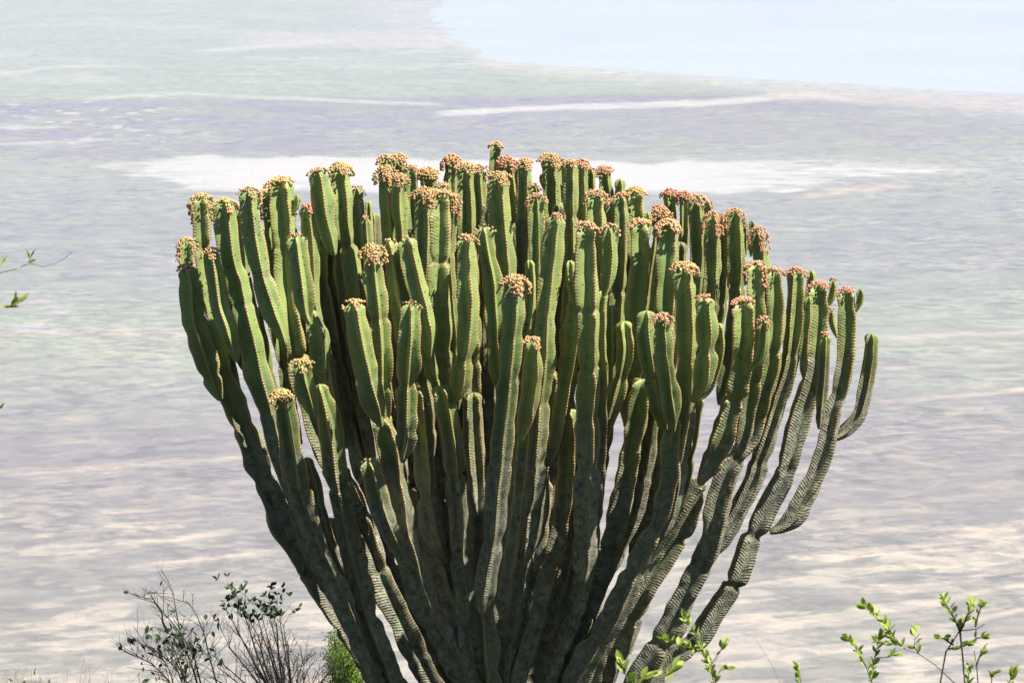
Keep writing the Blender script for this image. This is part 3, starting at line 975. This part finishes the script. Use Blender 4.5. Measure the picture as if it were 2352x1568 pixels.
    ("703,1050 718,1110 735,1180 752,1240 775,1300 800,1360 832,1430", 17, -1.05, None, 30, None),
    ("748,1190 772,1250 800,1320 832,1400 868,1480 915,1580 990,1720", 25, -0.80, None, 10, None),
    ("1500,860 1493,950 1481,1040 1468,1110 1450,1180 1420,1260 1385,1340", 25, -0.60, None, 20, None),
    ("1530,880 1524,970 1511,1050 1495,1130 1475,1200 1450,1270", 24, -0.25, None, 30, None),
    ("1404,700 1403,800 1399,900 1390,980 1377,1060 1362,1140 1348,1220 1326,1320 1290,1430", 20, -0.50, None, 15, None),
    ("1450,740 1452,820 1456,900 1450,980", 16, -0.45, None, 30, None),
    # inner stems
    ("770,1080 800,1140 832,1210 868,1302 913,1400 950,1480 990,1560 1060,1700", 30, -0.1, None, 45, None),
    ("945,1120 975,1200 1005,1280 1032,1360 1060,1450 1090,1560 1130,1720", 28, 0.3, None, 20, None),
    ("1085,900 1090,1000 1095,1100 1098,1200 1096,1300 1100,1400 1108,1520 1140,1700", 26, 0.1, None, 40, None),
    ("900,1000 925,1100 955,1200 990,1300 1030,1400 1070,1500 1110,1620 1150,1760", 28, 0.45, None, 10, None),
    ("1140,880 1138,1000 1132,1120 1128,1240 1126,1350 1130,1460 1140,1600 1160,1760", 28, 0.5, None, 30, None),
    ("1190,950 1186,1060 1180,1180 1172,1300 1165,1420 1162,1560 1170,1740", 28, 0.55, None, 15, None),
    ("1250,1100 1240,1200 1226,1300 1210,1400 1196,1520 1186,1700", 28, 0.35, None, 45, None),
    ("1330,1150 1318,1250 1296,1350 1268,1450 1240,1550 1205,1720", 28, 0.2, None, 20, None),
    ("1400,1250 1376,1340 1340,1430 1296,1530 1240,1680", 27, 0.4, None, 30, None),
    ("1010,950 1024,1060 1042,1180 1060,1300 1080,1420 1104,1550 1140,1720", 27, 0.6, None, 30, None),
    ("850,1180 880,1270 920,1360 965,1450 1015,1540 1085,1680", 27, 0.5, None, 0, None),
    ("1500,1230 1462,1320 1420,1400 1370,1490 1310,1600 1230,1730", 25, 0.35, None, 15, None),
]
for s, hw, D, fr, rot, stop in ARMS:
    pts = PP(s)
    if stop:
        pts = ext(pts, stop)
    if pts[-1][1] > 1500:
        pts.append((1180 + (pts[-1][0] - 1180) * 0.4, 1880))
    hidden = D > 0.6
    arm(pts, hw, D, fr, rot, base='taper' if pts[-1][1] < 1500 else None, inner_shade=0.0 if D < -0.6 else 0.12, ds=TOOTH / (3 if D < 0.0 else 2))  # arms set further back get some shade in their colour

# arms of the hidden inner and rear crown, shade put into their skin tone
rng = random.Random(3)
for k in range(26):
    x = 850 + 720 * (k + 0.5) / 26 + rng.uniform(-14, 14)
    y = (480 if x < 1400 else 545) + rng.uniform(-20, 30)
    D = (0.35, 0.6, 0.95)[k % 3] + rng.uniform(-.08, .08)
    arm(ext([(x, y), (x, y + 60), (x, y + 160)], 1300 + 100 * (k % 3) if x < 1330 else 960), 20 + rng.uniform(-3, 4), D, None, None, ds=TOOTH / 2, inner_shade=0.5)


for k, (x, y, D) in enumerate([(746, 480, 0.15), (770, 470, 0.4), (792, 500, 0.1), (812, 520, 0.4), (830, 560, 0.7), (1615, 640, 0.3), (1580, 660, 0.1)]):
    arm(ext([(x, y), (x, y + 60), (x, y + 160)], 1250), 22, D, None, None, ds=TOOTH / 2, inner_shade=0.5)  # gap-filling arms, toned dark for the shaded interior


# trunk
def lathe_trunk():
    top = P3(1185, 1700, 0)
    gz = tree_base[2] - 0.5
    nz, na = 60, 48
    V = []
    for i in range(nz):
        f = i / (nz - 1)
        z = top[2] + (gz - top[2]) * f
        for j in range(na):
            a = 2 * math.pi * j / na
            rr = 0.40 + 0.10 * (1 - f) + 0.16 * max(0, f - 0.75) * 4 * 0.4
            rr *= 1 + 0.10 * math.sin(6 * a + 2 * f) + 0.16 * (float(vnoise(np.array(a * 2.2), np.array(z * 2.5), 3)) - .5)
            if i == 0:
                rr *= 0.05
            if i == 1:
                rr *= 0.75
            V.append((top[0] + rr * math.cos(a), TREE_Y + rr * math.sin(a), z))
    V = np.array(V)
    i, j = np.meshgrid(np.arange(nz - 1), np.arange(na), indexing='ij')
    j2 = (j + 1) % na
    F = np.stack([i * na + j, (i + 1) * na + j, (i + 1) * na + j2, i * na + j2], -1).reshape(-1, 4)
    link('trunk', mesh_np('trunk', V - tree_base[None], F), MAT_BARK, tree)


lathe_trunk()


# ------------------------------------------------------------------ shrubs, sprigs and grasses
def tube(V, F, p0, p1, r0, r1, k=5):
    """appends a tapered stick to the lists V, F (quads)"""
    p0, p1 = Vector(p0), Vector(p1)
    d = (p1 - p0)
    if d.length < 1e-5:
        return
    q = d.to_track_quat('Z', 'Y')
    b = len(V)
    for p, r in ((p0, r0), (p1, r1)):
        for i in range(k):
            a = 2 * math.pi * i / k
            V.append(tuple(p + q @ Vector((math.cos(a) * r, math.sin(a) * r, 0))))
    for i in range(k):
        F.append((b + i, b + (i + 1) % k, b + k + (i + 1) % k, b + k + i))


def polytube(V, F, pts, r0, r1, k=5):
    n = len(pts) - 1
    for i in range(n):
        a = r0 + (r1 - r0) * i / n
        b = r0 + (r1 - r0) * (i + 1) / n
        tube(V, F, pts[i], pts[i + 1], a, b, k)


LEAF_ME = {}


def leaf_mesh(kind):
    if kind in LEAF_ME:
        return LEAF_ME[kind]
    w_, mat = {'dark': (0.23, MAT_LEAF_DARK), 'lime': (0.215, MAT_LEAF_LIME), 'pale': (0.16, MAT_LEAF_PALE)}[kind]
    prof = [(0.0, 0.012), (0.10, 0.03), (0.28, 0.75), (0.50, 1.0), (0.72, 0.8), (0.90, 0.35), (1.0, 0.0)]
    V, F = [], []
    for (y, ww) in prof:
        ww = ww * w_ if y > 0.1 else ww
        zc = -0.12 * (y - .4) ** 2
        V += [(-ww, y, zc + 0.28 * ww), (0, y, zc), (ww, y, zc + 0.28 * ww)]
    for i in range(len(prof) - 1):
        a = 3 * i
        F += [(a, a + 1, a + 4, a + 3), (a + 1, a + 2, a + 5, a + 4)]
    V = np.array(V)
    nV = len(V)
    # underside, a millimetre or so below, so the blade has thickness
    V2 = V.copy()
    V2[:, 2] -= 0.012
    F = np.array(F)
    F2 = F[:, ::-1] + nV
    me = mesh_np('leaf', np.vstack([V, V2]), np.vstack([F, F2]))
    me.materials.append(mat)
    LEAF_ME[kind] = me
    return me


def add_leaf(parent, base, direction, size, kind, rng, roll=None):
    o = bpy.data.objects.new('leaf', leaf_mesh(kind))
    C.objects.link(o)
    o.parent = parent
    q = Vector(direction).normalized().to_track_quat('Y', 'Z')
    ro = Matrix.Rotation(rng.uniform(-1.3, 1.3) if roll is None else roll, 4, 'Y')
    loc = Vector(base) - parent.location
    o.matrix_basis = Matrix.Translation(loc) @ q.to_matrix().to_4x4() @ ro @ Matrix.Diagonal((size, size, size, 1))
    return o


def finish(name, V, F, mat, parent):
    loc = np.array(parent.location)
    me = mesh_np(name, np.array(V) - loc[None], np.array(F))
    return link(name, me, mat, parent)


def grow(V, F, tips, p, d, length, r, level, rng, spread, kids=3, straight=0.12, up=0.15):
    """recursive twig; p start, d direction; tips collects (point, direction, level)"""
    n = 4 if level > 0 else 3
    pts = [Vector(p)]
    dd = Vector(d).normalized()
    for i in range(n):
        dd = (dd + Vector((rng.gauss(0, straight), rng.gauss(0, straight), rng.gauss(0, straight) + up * 0.25))).normalized()
        pts.append(pts[-1] + dd * length / n)
    polytube(V, F, pts, r, r * 0.55, 4)
    tips.append((pts[-1], dd, level))
    if level <= 0:
        return
    for k in range(kids):
        f = rng.uniform(0.25, 0.98)
        idx = min(n - 1, int(f * n))
        q = pts[idx].lerp(pts[idx + 1], f * n - idx)
        ax = Vector((rng.gauss(0, 1), rng.gauss(0, 0.7), rng.gauss(0, 0.5))).normalized()
        nd = (dd + ax * spread).normalized()
        grow(V, F, tips, q, nd, length * rng.uniform(0.40, 0.65), r * 0.5, level - 1, rng, spread, kids, straight, up)


def ground_pt(px, py, Y):
    p = at(px, py, Y)
    return Vector((p[0], Y, float(hill_z(p[0], Y))))


def V3(px, py, Y):
    return Vector(at(px, py, Y))


# 1: bare twiggy shrub on the far left of the tree
def shrub_bare():
    Y = 17.5
    rng = random.Random(5)
    root = ground_pt(470, 1600, Y)
    t = thing('bare_shrub', 'dark nearly leafless shrub with one long bare stem leaning left, left of the leaf-topped shrub', 'shrub', tuple(root))
    V, F, tips = [], [], []
    stems = [
        [(476, 1700), (461, 1568), (446, 1507.2), (416, 1454.4), (376, 1406), (351, 1375.2), (328, 1370.8)],
        [(386, 1454.4), (374, 1428), (372, 1406), (356, 1384), (344, 1357.6), (328, 1370.8)],
        [(506, 1720), (498, 1568), (481, 1507.2), (469, 1454.4), (453, 1414.8), (434, 1384), (406, 1377)],
        [(446, 1700), (431, 1600), (406, 1533.6), (366, 1498.4), (336, 1480.8), (306, 1436.8)],
        [(436, 1700), (416, 1610), (386, 1560), (351, 1524.8), (318, 1507.2), (291, 1498.4)],
        [(461, 1600), (446, 1542.4), (426, 1489.6), (411, 1436.8), (401, 1384), (398, 1357.6)],
        [(461, 1620), (426, 1560), (406, 1507.2), (391, 1463.2)],
        [(456, 1620), (431, 1570), (411, 1533.6), (398, 1498.4)],
        [(446, 1620), (421, 1575), (431, 1524.8), (424, 1489.6)],
        [(436, 1620), (401, 1580), (391, 1542.4), (378, 1516)],
    ]
    dep = [0, .02, .25, -.15, .1, .3, -.1, .05, .1, -.05]
    for s, dz in zip(stems, dep):
        pts = [Vector(at(x, y, Y + dz)) for x, y in s]
        if s[0][1] >= 1700:
            pts.insert(0, root.copy())
        polytube(V, F, pts, 0.008, 0.0015, 5)
        for i in range(1, len(pts)):
            d = (pts[i] - pts[i - 1]).normalized()
            for k in range(0 if i <= 1 else 2 if pts[i].z > at(400, 1450, Y)[2] else 6):
                q = pts[i - 1].lerp(pts[i], rng.random())
                side = Vector((rng.choice((-1, 1)) * rng.uniform(.5, 1.1), rng.gauss(0, .5), rng.uniform(-.1, .6)))
                grow(V, F, tips, q, d * 0.8 + side, rng.uniform(0.06, 0.19), 0.0022, 1, rng, 0.8, 3)
    finish('branches', V, F, MAT_TWIG, t)
    cand = [a for a in tips]
    rng.shuffle(cand)
    nl = 0
    for p, d, lv in cand:
        low = p.z < at(400, 1430, Y)[2]
        cx = at(405, 1500, Y)
        mid = abs(p.x - cx[0]) < 0.16 and p.z < cx[2] + 0.12
        if rng.random() < (0.65 if mid else 0.38 if low else 0.06) and nl < 150:
            add_leaf(t, p, d + Vector((rng.gauss(0, .5), rng.gauss(0, .5), rng.gauss(0, .4))), rng.uniform(0.04, 0.065), 'dark', rng)
            nl += 1


shrub_bare()


def shrub_leafy():
    Y = 17.0
    rng = random.Random(12)
    root = ground_pt(665, 1600, Y)
    t = thing('leaf_topped_shrub', 'fine-twigged dark shrub with leaves bunched at its top, just left of the giant tree', 'shrub', tuple(root))
    V, F, tips = [], [], []
    heads = [(540, 1362), (520, 1400), (505, 1440), (560, 1400), (585, 1395), (600, 1410), (620, 1420), (618, 1375), (640, 1400), (650, 1430), (575, 1440),
             (520, 1480), (485, 1500), (660, 1470), (690, 1480), (700, 1510), (718, 1520), (735, 1530), (545, 1450), (610, 1460), (498, 1530), (640, 1500), (560, 1500),
             (755, 1545), (765, 1520), (600, 1480), (470, 1545), (580, 1520), (680, 1540)]
    for hx, hy in heads:
        dz = rng.uniform(-.5, .5)
        bx = 665 + (hx - 620) * 0.25
        pts = [root.copy(), Vector(at(bx, 1640, Y + dz * .3))]
        for f in (0.25, 0.5, 0.75, 1.0):
            x = bx + (hx - bx) * f ** 1.1 + (rng.gauss(0, 5) if f < 1 else 0)
            y = 1640 + (hy - 1640) * f
            pts.append(Vector(at(x, y, Y + dz * (0.3 + .7 * f))))
        polytube(V, F, pts, 0.012, 0.0018, 4)
        top = hy < 1450
        for i in range(2, len(pts)):
            d = (pts[i] - pts[i - 1]).normalized()
            for k in range(4):
                q = pts[i - 1].lerp(pts[i], rng.random())
                side = Vector((rng.choice((-1, 1)) * rng.uniform(.3, .8), rng.gauss(0, .4), rng.uniform(.0, .6)))
                grow(V, F, tips, q, d + side, rng.uniform(0.06, 0.17), 0.0018, 1, rng, 0.7, 3, 0.22)
        tips.append((pts[-1], (pts[-1] - pts[-2]).normalized(), 9))
    finish('branches', V, F, MAT_TWIG, t)
    nl = 0
    ztop = at(560, 1462, Y)[2]
    tips.sort(key=lambda a: -a[0].z)
    for p, d, lv in tips:
        if p.z > ztop:
            pr, cnt = 0.98, rng.choice((2, 3, 3))
        else:
            pr, cnt = 0.32, 1
        if lv == 9:
            pr, cnt = 1.0, 3
        if rng.random() < pr:
            for c_ in range(cnt):
                if nl >= 290:
                    return
                add_leaf(t, p, d + Vector((rng.gauss(0, .6), rng.gauss(0, .6), rng.gauss(0, .5))), rng.uniform(0.028, 0.047), 'dark', rng)
                nl += 1


shrub_leafy()


# 3: dead twigs between the shrub and the tree
def twig_clump(label, base_px, Y, stems, seed, mat, r=0.005, leaf=None, nleaf=0, name='twig_clump', cat='dry twigs'):
    rng = random.Random(seed)
    root = ground_pt(base_px, 1650, Y)
    t = thing(name, label, cat, tuple(root))
    V, F, tips = [], [], []
    for s in stems:
        pts = [root.copy()] + [Vector(at(x, y, Y + rng.uniform(-.15, .15))) for x, y in s]
        polytube(V, F, pts, r, r * 0.3, 5)
        for i in range(2, len(pts)):
            d = (pts[i] - pts[i - 1]).normalized()
            for k in range(2):
                q = pts[i - 1].lerp(pts[i], rng.random())
                side = Vector((rng.choice((-1, 1)) * rng.uniform(.4, .9), rng.gauss(0, .3), rng.uniform(0, .5)))
                grow(V, F, tips, q, d + side, rng.uniform(0.05, 0.13), r * .35, 1, rng, 0.7, 2)
    finish('stems', V, F, mat, t)
    rng.shuffle(tips)
    for p, d, lv in tips[:nleaf]:
        add_leaf(t, p, d + Vector((rng.gauss(0, .4), rng.gauss(0, .4), rng.gauss(0, .4))), rng.uniform(0.03, 0.05), leaf, rng)
    return t


twig_clump('bare forked twigs at the foot of the tree, right of the leaf-topped shrub', 790, 17.2,
           [[(764, 1600), (763, 1560), (765, 1530), (771, 1500), (772, 1490)], [(783, 1600), (781, 1560), (785, 1530)], [(792, 1600), (792, 1540), (790, 1498)],
            [(800, 1600), (798, 1568), (812, 1575), (830, 1568), (835, 1550)]], 3, MAT_TWIG, 0.005, 'dark', 5)


# 4: soft bright bush peeping out behind the left stems
def soft_bush():
    Y = 25.0
    rng = random.Random(8)
    root = ground_pt(810, 1650, Y)
    t = thing('feathery_bush', 'soft bright green feathery bush half hidden behind the left stems of the tree', 'bush', tuple(root))
    V, F, tips = [], [], []
    mains = []
    for hx, hy in [(768, 1462), (785, 1478), (762, 1500), (775, 1520), (800, 1500), (812, 1530), (800, 1560), (825, 1565), (840, 1600), (790, 1545), (820, 1600), (850, 1580)]:
        e = Vector(at(hx, hy, Y + rng.uniform(-.4, .4)))
        mid = root.lerp(e, 0.55) + Vector((rng.gauss(0, .05), rng.gauss(0, .05), 0))
        polytube(V, F, [root.copy(), mid, e], 0.02, 0.006, 5)
        mains.append((mid, e))
    finish('branches', V, F, MAT_TWIG, t)
    # needle sprays
    Vn, Fn = [], []
    for mid, e in mains:
        for k in range(800):
            c = mid.lerp(e, rng.uniform(0.35, 1.03)) + Vector((rng.gauss(0, .040), rng.gauss(0, .08), rng.gauss(0, .045)))
            d = Vector((rng.gauss(0, 1), rng.gauss(0, 1), rng.gauss(0.5, 1))).normalized() * rng.uniform(0.025, 0.05)
            s = d.cross(Vector((rng.gauss(0, 1), rng.gauss(0, 1), rng.gauss(0, 1)))).normalized() * 0.007
            b = len(Vn)
            Vn += [tuple(c - s), tuple(c + s), tuple(c + d)]
            Fn.append((b, b + 1, b + 2))
    o = finish('foliage', Vn, Fn, MAT_NEEDLE, t)
    o['kind'] = 'stuff'


soft_bush()


# 5: leafy sprigs in the lower right, nearer to the camera
def sprig(name, label, base_px, Y, stems, kind, seed, n_leaf, size, r=0.0035, cat='sprig', mat=MAT_TWIG, root_Y=None):
    rng = random.Random(seed)
    root = ground_pt(base_px, 1650, root_Y or Y)
    t = thing(name, label, cat, tuple(root))
    V, F = [], []
    total = 0
    spots = []
    for s in stems:
        leafy = s[0]
        pts = [Vector(at(x, y, Y)) for x, y in s[1:]]
        if s[1][1] >= 1568 or s[1][0] < 0:
            pts.insert(0, root.copy())
        for p in pts[1:]:
            p.y += rng.uniform(-.03, .03)
        polytube(V, F, pts, r, r * 0.35, 5)
        ln = [(pts[i] - pts[i - 1]).length for i in range(1, len(pts))]
        seg0 = 2 if len(pts) > len(s) - 1 else 1
        for i in range(max(1, seg0), len(pts)):
            if leafy <= 0:
                break
            d = (pts[i] - pts[i - 1]).normalized()
            k = max(2, int(2.3 * leafy * ln[i - 1] / size))
            for q in range(k):
                f = (q + rng.random()) / k
                spots.append((pts[i - 1].lerp(pts[i], f), d))
        if leafy > 0:
            d = (pts[-1] - pts[-2]).normalized()
            for q in range(6):
                spots.append((pts[-1] - d * size * 0.15 * q, d * 1.4))
    finish('stems', V, F, mat, t)
    rng.shuffle(spots)
    for p, d in spots[:n_leaf]:
        side = Vector((rng.choice((-1, 1)) * rng.uniform(.3, 1.0), rng.gauss(0, .5), rng.uniform(-.2, .7)))
        add_leaf(t, p, d + side, size * rng.uniform(.7, 1.25), kind, rng)
    return t


sprig('leafy_sprig', 'bright lime sprig with a thick diagonal spray of leaves, left of the dark forked stem', 2010, 9.0,
      [(1.7, (2025, 1700), (2003, 1568), (1985, 1520), (1960, 1480), (1945, 1462)), (1.8, (2003, 1568), (2012, 1510), (2020, 1480), (2030, 1466)),
       (2.6, (2078, 1490), (2058, 1470), (2040, 1440), (2010, 1412), (1985, 1395), (1978, 1388)), (0.0, (2195, 1570), (2150, 1530), (2110, 1500), (2078, 1490)),
       (2.0, (2060, 1480), (2030, 1478), (2015, 1474)), (1.2, (2110, 1500), (2098, 1480), (2105, 1450)), (1.0, (2012, 1510), (2040, 1508), (2056, 1500)),
       (0.0, (2200, 1700), (2195, 1570))], 'lime', 31, 240, 0.034, 0.0022)
sprig('forked_sprig', 'lime sprig on a dark forked woody stem at the lower right', 2200, 9.4,
      [(0.0, (2125, 1720), (2145, 1640), (2158, 1568), (2175, 1500), (2190, 1470), (2205, 1450), (2240, 1440), (2262, 1432)), (2.2, (2205, 1450), (2195, 1425), (2180, 1400), (2170, 1380)),
       (2.2, (2205, 1450), (2215, 1420), (2225, 1400), (2235, 1385)), (0.6, (2240, 1440), (2248, 1410), (2254, 1382)), (0.0, (2205, 1450), (2208, 1500), (2218, 1568), (2230, 1700)),
       (1.8, (2190, 1480), (2170, 1470), (2155, 1465)), (1.6, (2180, 1490), (2200, 1488), (2225, 1480)), (0.8, (2225, 1482), (2245, 1470), (2262, 1465)),
       ], 'lime', 32, 220, 0.032, 0.0040)
sprig('dark_stem', 'thin dark upright stem with a few small leaves near the right edge', 2290, 9.4,
      [(0.0, (2262, 1720), (2252, 1640), (2248, 1568), (2242, 1530), (2238, 1495)), (0.9, (2242, 1530), (2252, 1512), (2258, 1498)), (1.6, (2225, 1700), (2222, 1580), (2225, 1550), (2228, 1540)),
       (1.4, (2268, 1700), (2275, 1590), (2280, 1555), (2290, 1548))], 'lime', 33, 60, 0.034, 0.0036)
sprig('young_sprig', 'pale lime sprig in front of the tree stems at lower centre right', 1600, 9.0,
      [(1.6, (1690, 1720), (1660, 1640), (1640, 1568), (1632, 1530), (1618, 1500), (1600, 1490), (1580, 1485)), (1.6, (1618, 1500), (1608, 1470), (1590, 1440), (1575, 1420)),
       (1.8, (1600, 1490), (1570, 1488), (1545, 1480), (1522, 1465)), (1.2, (1632, 1530), (1650, 1500), (1665, 1480)), (1.0, (1640, 1568), (1655, 1545), (1672, 1530))], 'lime', 34, 190, 0.034, 0.0022, mat=MAT_TWIG_PALE)
sprig('low_sprig', 'small pale green sprig with one broad leaf at the bottom edge below the right stems', 1440, 8.6,
      [(1.6, (1450, 1720), (1442, 1600), (1440, 1560), (1432, 1530)), (1.4, (1442, 1590), (1465, 1560), (1490, 1548)), (1.4, (1520, 1720), (1525, 1600), (1528, 1555), (1545, 1540))],
      'lime', 35, 44, 0.046, 0.0024, mat=MAT_TWIG_PALE)
sprig('corner_sprig', 'small lime sprig low in the bottom right corner beside the dark upright stem', 2360, 9.0,
      [(1.6, (2310, 1720), (2320, 1600), (2322, 1570), (2330, 1545)), (1.4, (1850, 1720), (1842, 1600), (1840, 1570), (1836, 1545))][:1], 'lime', 36, 24, 0.04, 0.003)
sprig('bottom_sprig', 'tiny lime sprig at the bottom edge between the two right hand plants', 1840, 9.0,
      [(1.8, (1850, 1720), (1842, 1600), (1840, 1570), (1836, 1540))], 'lime', 37, 22, 0.036, 0.002)
# twigs reaching in at the left edge
sprig('hanging_twig', 'thin bare twig curving in from the left edge with one small leaf pair', -120, 9.5,
      [(0.0, (-60, 640), (0, 626), (40, 615), (66, 607), (100, 612), (130, 604), (150, 592), (165, 578)), (2.0, (60, 608), (66, 600), (70, 592)), (1.5, (-10, 628), (2, 610), (4, 600))],
      'pale', 41, 10, 0.042, 0.0022, mat=MAT_TWIG_PALE, cat='twig')
sprig('edge_sprig', 'pale yellow green sprig at the left edge under the thin curving twig', -150, 9.5,
      [(2.4, (-60, 720), (-20, 704), (8, 704), (28, 700), (44, 692)), (0.0, (8, 704), (40, 704), (60, 703))], 'pale', 42, 34, 0.044, 0.0022, mat=MAT_TWIG_PALE)
sprig('edge_bud', 'tiny leaf bud on a short stalk at the left edge, lowest of the left twigs', -180, 9.5,
      [(1.5, (-40, 970), (-5, 948), (6, 930))], 'pale', 43, 4, 0.024, 0.0018, mat=MAT_TWIG_PALE, cat='bud')


# 6: grasses in the lower left
def grass_clump(name, label, xs, Y, hgt, seed, n, green=0.0, cat='grass tuft', nl=0):
    rng = random.Random(seed)
    root = ground_pt(sum(xs) / 2, 1600, Y)
    t = thing(name, label, cat, tuple(root))
    V, F, tips = [], [], []
    for k in range(n):
        x = rng.uniform(*xs)
        top = hgt + abs(rng.gauss(0, 30))
        b = Vector(at(x + rng.gauss(0, 30), 1640, Y + rng.uniform(-.2, .2)))
        b.z = float(hill_z(b.x, b.y))
        e = Vector(at(x + rng.gauss(0, 26), top, b.y))
        mid = b.lerp(e, 0.6) + Vector((rng.gauss(0, .02), 0, 0))
        polytube(V, F, [b, mid, mid.lerp(e, .6) + Vector((rng.gauss(0, .02), 0, .01)), e], 0.0018, 0.0005, 3)
        tips.append((e, (e - mid).normalized()))
        for q in range(3):
            s = mid.lerp(e, rng.uniform(.2, .95))
            ee = s + Vector((rng.gauss(0, .035), rng.gauss(0, .02), rng.uniform(.01, .05)))
            tube(V, F, s, ee, 0.0011, 0.0005, 3)
            tips.append((ee, (ee - s).normalized()))
    o = finish('blades', V, F, MAT_GRASS, t)
    o['kind'] = 'stuff'
    rng.shuffle(tips)
    for p, d in tips[:nl]:
        add_leaf(t, p, d + Vector((rng.gauss(0, .5), rng.gauss(0, .5), rng.gauss(0, .3))), rng.uniform(.02, .034), 'lime' if rng.random() < green else 'dark', rng)


grass_clump('grass_tuft', 'fuzzy dry tuft with small green leaves in the bottom left corner', (15, 90), 15.5, 1528, 51, 60, 0.4, nl=34)
grass_clump('grass_tuft', 'sparse thin dry stalks between the corner tuft and the bare shrub', (120, 250), 15.8, 1520, 52, 34, 0.3, nl=14)
grass_clump('grass_tuft', 'wispy dry stalks growing beneath the bare shrub', (270, 420), 16.0, 1535, 53, 40, 0.4, nl=20)


def stalk(label, pts, Y, seed, r=0.0016):
    root = ground_pt(pts[0][0], 1650, Y)
    t = thing('grass_stalk', label, 'grass stalk', tuple(root))
    V, F = [], []
    P = [root.copy()] + [Vector(at(x, y, Y)) for x, y in pts]
    Q = catmull(np.array([tuple(p) for p in P]), 5)
    polytube(V, F, [Vector(q) for q in Q], r, r * .4, 4)
    finish('stem', V, F, MAT_TWIG_PALE, t)


stalk('single pale grass stalk arching left of the small bottom sprig', [(1810, 1640), (1795, 1580), (1775, 1530), (1750, 1490), (1732, 1462)], 11.0, 1)
stalk('long straw coloured stalk crossing the bottom left corner', [(130, 1640), (100, 1580), (50, 1545), (20, 1530), (-10, 1520)], 14.0, 2)
